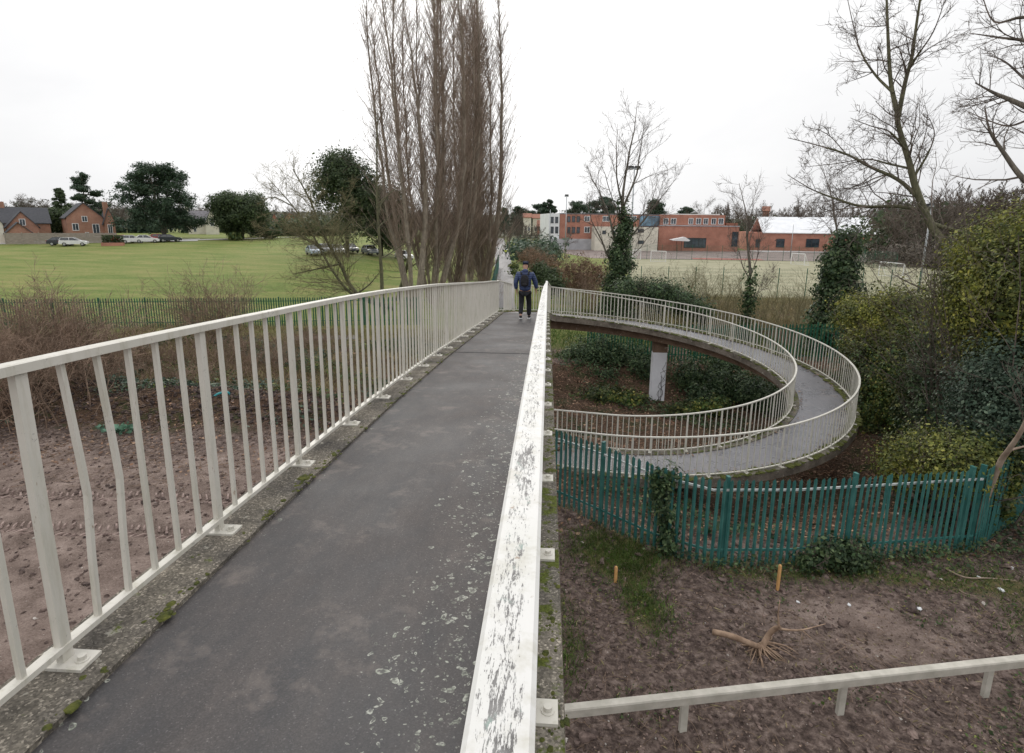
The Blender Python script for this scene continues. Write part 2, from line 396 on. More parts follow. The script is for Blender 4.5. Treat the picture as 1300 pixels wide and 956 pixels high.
M_PAINT = paint_mat('cream_paint', (.585, .56, .505), .85, .67)
M_WORN = paint_mat('worn_cream_paint', (.62, .61, .59), .95, .585, True)
def concrete(name, c1, c2, moss, agg=1.0):
    m, nt, b = new_mat(name); h = NT(nt); v = h.pos()
    n = h.noise(v, 90, 3, .8); s = h.voro(v, 125, out='Color'); sb = h.n('ShaderNodeSeparateColor'); h.l(s, sb.inputs[0])
    big = h.noise(v, 2.5, 5); c = h.ramp(big, [(.35, c1), (.65, c2)])
    peb = h.ramp(sb.outputs[0], [(.0, .6), (.6, 1.0), (.88, 1.35), (.975, 2.3)])
    c = h.mix(agg, c, h.mix(1.0, c, peb, 'MULTIPLY'))
    mn = h.noise(v, 5.5, 5, .7); mk = h.ramp(mn, [(.66-moss*.12, 0.), (.71-moss*.12, 1.)])
    mc = h.ramp(n, [(.35, (.035, .045, .008)), (.65, (.11, .13, .025))])
    wl = h.ramp(h.noise(v, 11, 4, .6), [(.63, 0.), (.68, .6)]); c = h.mix(wl, c, (.42, .40, .34))
    c = h.mix(mk, c, mc); h.l(c, b.inputs['Base Color']); b.inputs['Roughness'].default_value = .9; b.inputs['Specular IOR Level'].default_value = .2
    h.l(h.bump(h.math('ADD', sb.outputs[1], h.math('MULTIPLY', mn, 2.)), .5, .006), b.inputs['Normal']); return m
M_KERB = concrete('exposed_aggregate', (.075, .068, .060), (.19, .168, .135), .35)
M_KERBM = concrete('mossy_aggregate', (.085, .078, .066), (.185, .165, .135), 1.1)
M_CONC = concrete('weathered_concrete', (.10, .085, .07), (.20, .17, .14), -.1, .5)
M_SOFF = concrete('brown_concrete', (.13, .085, .06), (.20, .135, .095), -.3, .3)

def asphalt(name, c1, c2, rough, lichen, spec=.4):
    m, nt, b = new_mat(name); h = NT(nt); v = h.pos()
    big = h.noise(v, 1.1, 5, .6, .3); mid = h.noise(h.pos((3.5, 1.2, 1)), 2.2, 5, .65)
    c = h.ramp(h.math('MULTIPLY_ADD', big, .55, h.math('MULTIPLY', mid, .45)), [(.36, c1), (.5, tuple((a+d)/2 for a, d in zip(c1, c2))), (.64, c2)])
    gr = h.voro(v, 210, out='Color'); g2 = h.n('ShaderNodeSeparateColor'); h.l(gr, g2.inputs[0])
    c = h.mix(1.0, c, h.ramp(g2.outputs[0], [(0, .72), (.8, 1.0), (.97, 1.2), (.998, 2.0)]), 'MULTIPLY')
    tan = h.ramp(h.noise(v, 2.6, 5, .7), [(.56, 0.), (.72, .65)]); c = h.mix(tan, c, (.18, .15, .132))
    if lichen:
        sx = h.n('ShaderNodeSeparateXYZ'); h.l(v, sx.inputs[0])
        er = h.ramp(h.math('MULTIPLY_ADD', sx.outputs[0], .5, 1.0), [(.10, .95), (.22, .62), (.31, .06), (.60, .05), (.76, .66), (.86, 1.15)])
        yf = h.ramp(h.math('MULTIPLY', sx.outputs[1], .1), [(.13, 1.), (.5, .80), (.95, .5)])
        vv = h.n('ShaderNodeVectorMath', operation='ADD'); h.l(v, vv.inputs[0])
        wob = h.n('ShaderNodeTexNoise'); wob.inputs['Scale'].default_value = 22; h.l(v, wob.inputs['Vector'])
        ws = h.n('ShaderNodeVectorMath', operation='SCALE'); ws.inputs['Scale'].default_value = .06; h.l(wob.outputs['Color'], ws.inputs[0]); h.l(ws.outputs[0], vv.inputs[1])
        tot = None
        for sc_, th in ((13., .0), (24., .04), (48., .07)):
            dst = h.voro(vv.outputs[0], sc_); cc = h.voro(vv.outputs[0], sc_, out='Color'); cs = h.n('ShaderNodeSeparateColor'); h.l(cc, cs.inputs[0])
            on = h.math('GREATER_THAN', h.math('MULTIPLY', h.math('MULTIPLY', er, yf), h.math('MULTIPLY_ADD', h.noise(v, 2.7, 3), 1.5, .1)), h.math('MULTIPLY_ADD', cs.outputs[0], .85, .17+th))
            rad = h.math('MULTIPLY_ADD', cs.outputs[1], .24, .10)
            q = h.math('DIVIDE', dst, rad); rg = h.ramp(q, [(.0, .35), (.4, .12), (.66, .75), (.86, .95), (1.0, 0.)])
            o_ = h.math('MULTIPLY', on, rg); tot = o_ if tot is None else h.math('MAXIMUM', tot, o_)
        brk = h.ramp(h.noise(v, 60, 3), [(.40, .25), (.55, 1.)])
        lc = h.ramp(h.noise(v, 30, 2), [(.4, (.23, .25, .20)), (.6, (.42, .43, .37))])
        c = h.mix(h.math('MULTIPLY', tot, brk), c, lc)
    h.l(c, b.inputs['Base Color']); b.inputs['Roughness'].default_value = rough; b.inputs['Specular IOR Level'].default_value = spec
    rr = h.ramp(big, [(.35, rough-.1), (.65, rough+.1)]); h.l(rr, b.inputs['Roughness'])
    h.l(h.bump(h.math('MULTIPLY_ADD', g2.outputs[1], .7, mid), .22, .004), b.inputs['Normal']); return m
M_DECK = asphalt('deck_asphalt', (.038, .038, .041), (.088, .076, .071), .64, True, .4)
M_RAMP = asphalt('ramp_asphalt', (.072, .072, .082), (.155, .148, .158), .30, False, .8)
M_PATH = asphalt('path_asphalt', (.15, .145, .15), (.24, .23, .225), .7, False, .3)
M_TEAL = noisy('teal_paint', (.020, .100, .090), (.045, .155, .138), 3.0, .48, .12, .003, spec=.4, island=.22, world=True)
M_RAILHI = noisy('rail_sky_highlight', (.42, .46, .45), (.62, .65, .64), 9, .45, .1, .002, metallic=.3, spec=.4)  # pale grey paints the sky highlight into the near teal fence's top rail
M_DGREEN = noisy('dark_green_paint', (.010, .07, .042), (.02, .12, .068), 5, .55, .0, island=.25)

# ------------------------------------------------------------------ bridge / ramp geometry
Yk = np.array([-6, 0, 2, 3, 5.35, 7, 10.15, 14.65, 18, 21.2, 23.92])*.86
Zk = np.array([.05, 0, -.055, -.105, -.235, -.345, -.60, -1.02, -1.34, -1.62, -1.885])*.86+6.5
# smooth (monotone cubic through a dense box-filtered table)
_yy = np.linspace(-5, 22, 541); _zz = np.interp(_yy, Yk, Zk); _ker = np.hanning(41); _ker /= _ker.sum()
_zs = np.convolve(np.pad(_zz, 20, mode='reflect', reflect_type='odd'), _ker, 'valid')
def z_bridge(y): return np.interp(y, _yy, _zs)
def z_helix(th):
    s = RM/.86*np.clip(th, 0, TH_END); z = -1.885-.1545*s+.0008*s*s
    over = np.clip(th-TH_END, 0, 9)*RM/.86; return (z-.095*over)*.86+6.5
RAIL_H = 1.145
def hel(R, th): return (HC[0]-R*math.cos(th), HC[1]+R*math.sin(th))
def path_line(offset_x, R, y0=-3.0, y1=20.6, th0=26, tail=3.6):
    """plan polyline (x,y,ztop) of a line that runs straight along the bridge then round the ramp"""
    pts = [(offset_x, y, float(z_bridge(y))) for y in np.arange(y0, y1, .5)]
    ths = np.radians(np.arange(th0, 297.1, 3.0))
    for t in ths: pts.append((*hel(R, t), float(z_helix(t))))
    e = TH_END; x, y = hel(R, e)
    for t in np.arange(.4, tail+.01, .4): pts.append((x+math.sin(e)*t, y+math.cos(e)*t, float(z_helix(e+t/RM))))
    return np.array(pts)
def catmull(pts, n=8):
    p = np.vstack([2*pts[0]-pts[1], pts, 2*pts[-1]-pts[-2]]); out = []
    for i in range(1, len(p)-2):
        for t in np.linspace(0, 1, n, endpoint=False):
            a, b_, c, d = p[i-1], p[i], p[i+1], p[i+2]
            out.append(.5*((2*b_)+(c-a)*t+(2*a-5*b_+4*c-d)*t*t+(3*b_-a-3*c+d)*t**3))
    out.append(pts[-1]); return np.array(out)
def resample(pts, step):
    d = np.r_[0, np.cumsum(np.linalg.norm(np.diff(pts[:, :2], axis=0), axis=1))]; t = np.arange(0, d[-1], step)
    return np.stack([np.interp(t, d, pts[:, k]) for k in range(pts.shape[1])], 1)
INNER = resample(catmull(path_line(0.0, RI)), .1)
OUTER = resample(catmull(path_line(-1.72, RO)), .1)
def offs(line, d):
    T = np.gradient(line, axis=0); T[:, 2] = 0; T /= np.linalg.norm(T, axis=1)[:, None]
    o = line.copy(); o[:, 0] += T[:, 1]*d; o[:, 1] -= T[:, 0]*d; return o       # +d = right of travel
def split(line, a, b_):
    """stations (metres of arc) a..b_"""
    d = np.r_[0, np.cumsum(np.linalg.norm(np.diff(line[:, :2], axis=0), axis=1))]; return line[(d >= a-1e-6) & (d <= b_+1e-6)]
JOIN = 23.6        # station where the bridge hands over to the ramp (y = 20.6)

def band_mesh(mb, A, B, ztop, zbot, ins=0.0):
    """solid ribbon between two lines of equal sample count"""
    n = min(len(A), len(B)); A = A[:n]; B = B[:n]
    V = []
    for a, b_ in zip(A, B):
        V += [(a[0], a[1], a[2]-RAIL_H+ztop), (b_[0], b_[1], b_[2]-RAIL_H+ztop), (b_[0], b_[1], b_[2]-RAIL_H+zbot), (a[0], a[1], a[2]-RAIL_H+zbot)]
    F = [[i*4+k, (i+1)*4+k, (i+1)*4+(k+1) % 4, i*4+(k+1) % 4] for i in range(n-1) for k in range(4)]
    F += [[0, 1, 2, 3], [(n-1)*4+3, (n-1)*4+2, (n-1)*4+1, (n-1)*4]]
    mb.poly(V, F)
def even(line, n):
    d = np.r_[0, np.cumsum(np.linalg.norm(np.diff(line[:, :2], axis=0), axis=1))]; t = np.linspace(0, d[-1], n)
    return np.stack([np.interp(t, d, line[:, k]) for k in range(3)], 1)
dI = len(INNER); totI = .1*(len(INNER)-1); totO = .1*(len(OUTER)-1)
def pieces(off_i, off_o, which):
    """inner-side and outer-side lines (offsets to the right of travel), bridge or ramp part"""
    I = offs(INNER, off_i); O = offs(OUTER, off_o)
    if which == 'bridge': return even(split(I, 0, JOIN-.004), 140), even(split(O, 0, JOIN-.004), 140)
    return even(split(I, JOIN+.004, 999), 220), even(split(O, JOIN+.004, 999), 220)

footbridge = thing('footbridge', 'straight concrete footbridge with dark asphalt deck sloping down to the walker', 'footbridge')
ramp = thing('spiral_ramp', 'round concrete ramp curling down from the far end of the footbridge', 'ramp')
for par, which, surf, kerb in ((footbridge, 'bridge', M_DECK, M_KERB), (ramp, 'ramp', M_RAMP, M_KERBM)):
    m = MB(); band_mesh(m, *pieces(.125, -.135, which), -.03, -.24); m.build('slab', M_CONC, par)
    m = MB(); band_mesh(m, *pieces(-.20, .19, which), -.022, -.034); m.build('walking_surface', surf, par)
    I1, _ = pieces(-.20, 0, which); I2, _ = pieces(.12, 0, which)
    m = MB(); band_mesh(m, I1, I2, 0, -.028); m.build('edge_kerb', kerb if which == 'ramp' else M_KERBM, par)
    _, O1 = pieces(0, .19, which); _, O2 = pieces(0, -.13, which)
    m = MB(); band_mesh(m, O1, O2, 0, -.028); m.build('edge_kerb', kerb, par)
    m = MB(); Ib, Ob = pieces(-.28, .28, which)
    if which == 'ramp': Ib, Ob = Ib[:150], Ob[:150]
    band_mesh(m, Ib, Ob, -.242, -.58); m.build('soffit_beam', M_SOFF, par)
# expansion joint across the deck
m = MB(); yj = 9.42; zj = float(z_bridge(yj))-RAIL_H
m.box((-.865, yj, zj-.0195), (1.32, .035, .006)); m.build('expansion_joint', noisy('joint_filler', (.03, .03, .032), (.05, .05, .05), 20, .8, 0), footbridge)
M_WHITE = noisy('white_masonry_paint', (.70, .70, .74), (.82, .82, .85), 1.2, .7, .1, .01)
def pier(par, x, y, ztop, rz, w_, d_, painted):
    zb = hz(x, y)-.5; m = MB(); hb_ = .55 if painted else 0
    m.box((x, y, (zb+ztop-hb_)/2), (w_, d_, ztop-hb_-zb), rz); o = m.build('pier', M_WHITE if painted else M_SOFF, par)
    if painted:
        c = MB(); c.box((x, y, ztop-hb_/2), (w_+.006, d_+.006, hb_), rz); c.build('pier_head', M_SOFF, o)
        st = MB()                                     # dead ivy stem climbing the painted face
        for k in range(5):
            p0 = np.array([x+.08+.03*k-.05, y-d_/2-.012, zb+.5]); pts = [p0+np.array([.02*i*RNG.normal()+.012*i, 0, .17*i]) for i in range(4+2*k)]
            st.tube(pts, .009, 5)
        st.build('ivy_stem', noisy('dead_ivy', (.05, .045, .05), (.09, .08, .08), 9, .9, 0), o)
tp = math.atan2(5.25, 1.05)
thp = R_(101); px, py = hel(RM, thp)
pier(ramp, px, py, float(z_helix(thp))-RAIL_H-.56, 0.0, .62, .45, True)
for th in (R_(178),):
    px, py = hel(RM, th); pier(ramp, px, py, float(z_helix(th))-RAIL_H-.56, .0, .45, .6, False)
pier(footbridge, -.86, 9.42, float(z_bridge(9.42))-RAIL_H-.58, 0, 1.1, .5, False)
pier(footbridge, -.95, 20.2, float(z_bridge(20.2))-RAIL_H-.58, 0, 1.1, .5, False)

# ------------------------------------------------------------------ railings
BAL_L = 1.145-.035-.075
m = MB(); m.box((0, 0, BAL_L/2), (.020, .020, BAL_L)); PROTO_BAL = m.build('baluster', M_PAINT)
m = MB(); Vb = [(0, 0), (.012, .25), (.034, .5), (.026, .66), (0, BAL_L)]
for (a0, z0), (a1, z1) in zip(Vb[:-1], Vb[1:]):
    m.add([[a0-.01, -.01, z0], [a0+.01, -.01, z0], [a0+.01, .01, z0], [a0-.01, .01, z0], [a1-.01, -.01, z1], [a1+.01, -.01, z1], [a1+.01, .01, z1], [a1-.01, .01, z1]], [[0, 1, 5, 4], [1, 2, 6, 5], [2, 3, 7, 6], [3, 0, 4, 7]])
PROTO_BENT = m.build('baluster', M_PAINT)
m = MB(); m.box((0, 0, 1.1/2+.006), (.046, .028, 1.098)); PROTO_POST = m.build('post', M_PAINT)
m = MB(); m.box((0, 0, .007), (.10, .20, .014)); PROTO_PLATE = m.build('base_plate', M_PAINT)
m = MB(); m.tube([(0, 0, .0135), (0, 0, .018), (0, 0, .0181), (0, 0, .034)], [.023, .023, .0145, .0145], 10)
PROTO_BOLT = m.build('bolt', M_PAINT)
for o in (PROTO_BAL, PROTO_BENT, PROTO_POST, PROTO_PLATE, PROTO_BOLT): COL.objects.unlink(o)

def railing(label, line, first_post, worn=False, bent=(), maxbal=100, reverse_far=True, gname='cream steel railings', wide=.056):
    root = thing('railing', label, 'railing', line[0]*np.array([1, 1, 0])+np.array([0, 0, line[0][2]-RAIL_H]), 0, gname)
    off = np.array(root.location)
    m = MB(); wv = wide/2
    m.sweep(line-off, [(-wv, -.004), (-wv+.005, 0), (wv-.005, 0), (wv, -.004), (wv, -.036), (-wv, -.036)]); m.build('handrail', M_WORN if worn else M_PAINT, root)
    m = MB(); m.sweep(line-off-np.array([0, 0, RAIL_H-.078]), [(-.02, 0), (.02, 0), (.02, -.022), (-.02, -.022)]); m.build('bottom_rail', M_PAINT, root)
    d = np.r_[0, np.cumsum(np.linalg.norm(np.diff(line[:, :2], axis=0), axis=1))]; T = np.gradient(line, axis=0)
    sp = 1.006; st = first_post; bal = []; k = 0
    while st < d[-1]-.02:
        p = np.array([np.interp(st, d, line[:, c]) for c in range(3)]); tx, ty = np.interp(st, d, T[:, 0]), np.interp(st, d, T[:, 1]); a = math.atan2(ty, tx)
        po = inst(PROTO_POST, root, p-off-np.array([0, 0, RAIL_H]), a)
        pl = inst(PROTO_PLATE, po, (0, 0, 0)); inst(PROTO_BOLT, po, (0, .066, 0)); inst(PROTO_BOLT, po, (0, -.066, 0))
        for q in range(1, 6):
            s2 = st+sp*q/6
            if s2 > d[-1]-.02: break
            p2 = np.array([np.interp(s2, d, line[:, c]) for c in range(3)]); a2 = math.atan2(np.interp(s2, d, T[:, 1]), np.interp(s2, d, T[:, 0]))
            bal.append((p2-off-np.array([0, 0, RAIL_H-.076]), a2, (k, q)))
        st += sp; k += 1
    # the ones that show largest stay parts of their own
    order = sorted(range(len(bal)), key=lambda i: np.linalg.norm(bal[i][0]+off-CAM))
    keep = set(order[:maxbal]); rest = MB()
    for i, (p, a, kq) in enumerate(bal):
        if i in keep: inst(PROTO_BENT if kq in bent else PROTO_BAL, root, p, a)
        else: rest.box(p+np.array([0, 0, BAL_L/2]), (.020, .020, BAL_L), a)
    if rest.n: tag(rest.build('balusters', M_PAINT, root), kind='stuff')
    return root
CUT = JOIN+.0
RL_I = split(INNER, 0, CUT); RL_O = split(OUTER, 0, CUT)
railing('long cream railing on the left edge of the straight footbridge deck, nearest bars bent', RL_O, 3+1.73-3*1.006, bent={(3, 1), (3, 2)}, wide=.056)
railing('flaking cream railing seen from above on the right edge of the footbridge deck', RL_I, 3+.62-3*1.006, worn=True, wide=.062)
railing('outer curved cream railing round the rim of the spiral ramp', split(OUTER, CUT+.02, 999), .95)
railing('inner curved cream railing round the hollow of the spiral ramp', split(INNER, CUT+.02, 999), .75)
# ------------------------------------------------------------------ palisade fences
def pale_mesh(name, hgt, wd, mat, thick=.004):
    m = MB(); q = wd/2; xs_ = [-q, -q*.55, -q*.25, 0, q*.25, q*.55, q]; ys_ = [0, .003, .017, .019, .017, .003, 0]
    tz = [hgt-.055, hgt-.035, hgt-.01, hgt, hgt-.01, hgt-.035, hgt-.055]
    n = 7; V = [(xs_[i], -ys_[i], 0) for i in range(n)]+[(xs_[i], -ys_[i], tz[i]) for i in range(n)]
    V += [(xs_[i], -ys_[i]+thick, 0) for i in range(n)]+[(xs_[i], -ys_[i]+thick, tz[i]) for i in range(n)]
    F = []
    for i in range(n-1):
        F += [[i, i+1, n+i+1, n+i], [2*n+i+1, 2*n+i, 3*n+i, 3*n+i+1], [n+i, n+i+1, 3*n+i+1, 3*n+i], [i+1, i, 2*n+i, 2*n+i+1]]
    F += [[0, n, 3*n, 2*n], [n-1, 3*n-1, 4*n-1, 2*n-1]]
    m.poly(V, F); o = m.build(name, mat); COL.objects.unlink(o); return o
def palisade(label, pts, hgt, pitch, mat, railmat, post_every=2.75, group='palisade fences', maxp=100, skip=(), lean=.007, base_dz=-.05, pw=.074, phase=0., rail_side=1, corner_posts=()):
    pts = np.array(pts, float); root = thing('palisade_fence', label, 'fence', (pts[0][0], pts[0][1], hz(*pts[0][:2])), 0, group); off = np.array(root.location)
    proto = pale_mesh('pale', hgt, pw, mat)
    d = np.r_[0, np.cumsum(np.hypot(*np.diff(pts[:, :2], axis=0).T))]
    def at(s): return np.array([np.interp(s, d, pts[:, 0]), np.interp(s, d, pts[:, 1])])
    def gz(p): return hz(p[0], p[1])+base_dz
    # straight-line ground between bends so the rails stay straight
    dz_ = np.array([gz(p) for p in pts]) if len(pts) > 2 else None
    lst = []; s = phase
    while s < d[-1]:
        a = at(max(0, s-.05)); b_ = at(min(d[-1], s+.05)); t = b_-a; p = at(s); z = np.interp(s, d, [gz(q) for q in pts])
        lst.append((p[0], p[1], z, math.atan2(t[1], t[0]))); s += pitch
    order = sorted(range(len(lst)), key=lambda i: (lst[i][0]-CAM[0])**2+(lst[i][1]-CAM[1])**2); keep = set(order[:maxp])
    me = proto.data; co = np.empty(len(me.vertices)*3); me.vertices.foreach_get('co', co); co = co.reshape(-1, 3); faces = [list(p.vertices) for p in me.polygons]
    rest = MB()
    for i, (x, y, z, a) in enumerate(lst):
        rx, ry, dz = RNG.normal(0, lean), RNG.normal(0, lean), RNG.normal(0, .006)
        if i in keep:
            c = inst(proto, root, np.array([x, y, z+dz])-off); c.rotation_euler = (rx, ry, a+RNG.normal(0, .05))
        else:
            c_, s_ = math.cos(a), math.sin(a); Vv = co @ np.array([[c_, s_, 0], [-s_, c_, 0], [0, 0, 1]]); rest.poly(Vv+np.array([x, y, z+dz])-off, faces)
    if rest.n: tag(rest.build('pales', mat, root), kind='stuff')
    for i in range(len(pts)-1):
        a, b_ = pts[i][:2], pts[i+1][:2]; t = (b_-a)/np.hypot(*(b_-a)); nrm = np.array([-t[1], t[0]])*.012*rail_side; rz = math.atan2(t[1], t[0])
        for zr in (.38, hgt-.27):
            A = np.array([*(a+nrm*2), gz(a)+zr])-off; B = np.array([*(b_+nrm*2), gz(b_)+zr])-off; m = MB(); L = np.linalg.norm(B-A)
            nn = np.array([-t[1], t[0], 0])*.02*rail_side
            V = [A-nn*.3, A+nn, A+nn+[0, 0, .045], A-nn*.3+[0, 0, .045], B-nn*.3, B+nn, B+nn+[0, 0, .045], B-nn*.3+[0, 0, .045]]
            m.poly(V, [[0, 1, 2, 3], [4, 7, 6, 5], [0, 4, 5, 1], [1, 5, 6, 2], [2, 6, 7, 3], [3, 7, 4, 0]]); m.build('rail', railmat if zr > 1 else mat, root)
    s = 0.0; m = MB(); m.box((0, 0, (hgt+.02)/2-.1), (.06, .10, hgt+.22)); m.box((0, 0, hgt+.02), (.066, .106, .014)); pp = m.build('post', mat); COL.objects.unlink(pp)
    while s < d[-1]+.01:
        p = at(s); a = at(max(0, s-.05)); b_ = at(min(d[-1], s+.05)); t = (b_-a)/np.hypot(*(b_-a)); q = p+np.array([-t[1], t[0]])*.085*rail_side
        inst(pp, root, np.array([*q, np.interp(s, d, [gz(k) for k in pts])])-off, math.atan2(t[1], t[0])); s += post_every
    return root
near_pts = [(-.8, 13.75), (.4, 12.75), (1.3, 11.98), (2.4, 11.28), (3.45, 10.86), (5.15, 11.05), (6.95, 11.42), (9.40, 11.93)]
palisade('teal palisade fence running across the muddy slope in front of the spiral ramp', near_pts, 1.98, .146, M_TEAL, M_RAILHI)
palisade('short teal palisade fence overgrown with ivy, turning away at the corner on the right', [(9.47, 11.96), (11.9, 13.72), (15.5, 16.2)], 2.0, .146, M_TEAL, M_TEAL, post_every=2.4)
a = G(80, 380, 1.9); b_ = G(430, 378, 1.9); dv = (b_-a)/np.linalg.norm(b_-a)
palisade('dark green palisade fence along the edge of the sloping grass field on the left', [a-dv*9, b_+dv*6], 2.0, .155, M_DGREEN, M_DGREEN, pw=.07)
palisade('dark green palisade fence under the high side of the spiral ramp', [(2.2, 29.6), (7.5, 29.2), (14.2, 27.6)], 2.0, .155, M_DGREEN, M_DGREEN, pw=.07)
pa = G(629, 362, 0); 
palisade('teal palisade fence seen end on beside the tarmac path beyond the bridge', [(-4.45, 46.5), (-5.95, 66), (-7.7, 90)], 2.2, .16, M_TEAL, M_TEAL, maxp=60)

# ------------------------------------------------------------------ paths and pitches
strip('path', [(1.85, 15.9), (0.2, 16.4), (-2.0, 17.3), (-4.5, 19.5)], 1.7, M_PATH, .03)
strip('path_spur', [G(372, 430), G(452, 429)], 1.3, M_PATH, .05)
strip('far_path', [(-3.2, 40), (-4.2, 52), (-6.3, 82), (-9.5, 120), (-14.5, 170), (-23.5, 262)], [2.4, 2.4, 2.7, 3.2, 4.5, 6.0], M_PATH, .06)
M_PITCH = noisy('sand_dressed_turf', (.245, .238, .155), (.335, .315, .22), .22, .95, .1, .01, bscale=12, world=True, spec=.1)
def flat(name, poly, z, mat, kind='structure'):
    m = MB(); n = len(poly); m.poly([(p[0], p[1], z) for p in poly], [list(range(n))]); o = m.build(name, mat); tag(o, kind=kind); return o
flat('sports_pitch', [(9.5, 57), (62, 57), (66, 118), (14, 118)], .035, M_PITCH)
flat('running_track', [(30, 120.5), (44, 120.5), (44.5, 125), (30.3, 125)], .045, noisy('red_track', (.26, .09, .07), (.33, .12, .09), 1, .9, 0))
flat('school_yard', [(9, 119.2), (70, 119.2), (100, 176), (-2, 157)], .03, noisy('yard_tarmac', (.15, .12, .11), (.25, .20, .18), .25, .9, 0, world=True))
M_GRAV = noisy('pale_gravel', (.40, .39, .38), (.56, .55, .53), 3, .95, .1, .01)
strip('car_park', [(-118, 97.5), (-96, 107), (-74, 118.5)], 7.5, M_GRAV, .06)
strip('drive', [(-74, 118.5), (-66, 124), (-58, 136)], [2.6, 2.0, 1.6], M_GRAV, .08)
strip('terrace', [P(955, 318, 172)[:2], P(1125, 319, 190)[:2]], 8, M_GRAV, .1)

# ------------------------------------------------------------------ vegetation tools
M_BARK = noisy('grey_brown_bark', (0.072, 0.062, 0.049), (0.182, 0.163, 0.130), 5, .9, .5, .03, aniso=(3, 3, .7), world=True)
M_BARKG = noisy('mossy_bark', (0.069, 0.069, 0.040), (0.163, 0.156, 0.094), 4, .9, .5, .03, aniso=(3, 3, .7), world=True)
M_TWIG = noisy('twig_bark', (0.083, 0.068, 0.057), (0.165, 0.135, 0.112), 2, .9, 0, island=.3, world=True)
M_TWIGG = noisy('olive_twigs', (0.126, 0.119, 0.063), (0.238, 0.210, 0.119), 2, .9, 0, island=.3, world=True)
M_TWIGB = noisy('rusty_twigs', (0.150, 0.105, 0.075), (0.277, 0.195, 0.143), 1.2, .9, 0, island=.3, world=True)
M_TWIGP = noisy('poplar_twigs', (.195, .148, .115), (.32, .25, .20), .6, .9, 0, island=.25, world=True)
M_POPBARK = noisy('poplar_bark', (0.168, 0.140, 0.109), (0.350, 0.301, 0.238), 4, .9, .5, .04, aniso=(3, 3, .5), world=True)
M_IVY = leaf_mat('ivy_leaves', (0.016, 0.035, 0.014), (0.043, 0.078, 0.030), (0.115, 0.155, 0.068))
M_DARK = leaf_mat('dark_evergreen_leaves', (0.025, 0.043, 0.018), (0.058, 0.086, 0.036), (0.090, 0.118, 0.054), trans=.4)
M_PINE = leaf_mat('pine_needles', (0.017, 0.038, 0.020), (0.038, 0.070, 0.038), (0.065, 0.094, 0.051))
M_YEW = leaf_mat('yellow_green_leaves', (0.063, 0.084, 0.014), (0.182, 0.196, 0.034), (0.378, 0.350, 0.070), alt=((0.028, 0.049, 0.011), (0.126, 0.140, 0.035)))
M_HOLLY = leaf_mat('mixed_hedge_leaves', (0.027, 0.057, 0.014), (0.081, 0.128, 0.030), (0.257, 0.230, 0.054), alt=((0.019, 0.035, 0.014), (0.068, 0.088, 0.034)))
M_BEECH = leaf_mat('brown_dead_leaves', (0.088, 0.053, 0.033), (0.175, 0.110, 0.069), (0.250, 0.175, 0.112), rough=.8)
M_BLUEG = leaf_mat('blue_green_leaves', (0.024, 0.047, 0.030), (0.054, 0.088, 0.057), (0.101, 0.135, 0.088))
M_GRASSB = leaf_mat('grass_blades', (.03, .065, .010), (.065, .12, .02), (.12, .16, .04))

def unit(v): v = np.asarray(v, float); return v/(np.linalg.norm(v)+1e-9)
class Wood:
    """collects branch segments by thickness so that thick ones get more sides"""
    def __init__(s, seed): s.A = []; s.B = []; s.ra = []; s.rb = []; s.rng = random.Random(seed)
    def limb(s, pts, r0, r1):
        pts = np.asarray(pts, float); n = len(pts)-1
        for i in range(n):
            a = r0+(r1-r0)*i/n; c = r0+(r1-r0)*(i+1)/n
            s.A.append(pts[i]); s.B.append(pts[i+1]); s.ra.append(a); s.rb.append(c)
    def grow(s, p, d, L, r, lev, up=.1, wig=.16, kids=(5, 5, 4, 3), ang=(35, 60), ratio=.55, start=.25, rmin=.004, rk=.55, nseg=6, end=.25):
        rg = s.rng; p = np.asarray(p, float); d = unit(d); st = L/nseg; pts = [p]; dirs = [d]
        for i in range(nseg):
            d = unit(d+np.array([rg.gauss(0, wig), rg.gauss(0, wig), rg.gauss(0, wig)+up])); p = p+d*st; pts.append(p); dirs.append(d)
        r1 = max(rmin*.6, r*end); s.limb(pts, r, r1)
        if lev <= 0: return
        k = kids[min(len(kids)-1, max(0, len(kids)-lev))]
        for j in range(k):
            t = start+(1-start)*(j+rg.random())/k; f = t*nseg; i = min(nseg-1, int(f)); q = pts[i]+(pts[i+1]-pts[i])*(f-i); dd = dirs[i+1]
            a = R_(rg.uniform(*ang)); x = unit(np.cross(dd, [rg.gauss(0, 1), rg.gauss(0, 1), rg.gauss(0, 1)])); nd = dd*math.cos(a)+x*math.sin(a)
            rr = max(rmin, (r+(r1-r)*t)*rk); LL = L*ratio*(1.15-.65*t)*rg.uniform(.7, 1.25)
            s.grow(q, nd, LL, rr, lev-1, up, wig, kids, ang, ratio, .15, rmin, rk, max(3, nseg-1), end)
    def mesh(s, rsplit=None):
        A, B = np.array(s.A), np.array(s.B); ra, rb = np.array(s.ra), np.array(s.rb); return A, B, ra, rb
    def build(s, parent, barkm, twigm, off, split=.03, tname='trunk', cname='crown'):
        if not s.A: return
        A, B, ra, rb = s.mesh(); off = np.asarray(off); big = ra > split
        if big.any():
            m = MB(); m.segs((A-off)[big], (B-off)[big], ra[big], rb[big]*.98, 8); m.build(tname, barkm, parent, smooth=True)
        if (~big).any():
            m = MB(); k = ~big; m.segs((A-off)[k], (B-off)[k], ra[k], rb[k], 3); m.build(cname, twigm, parent)

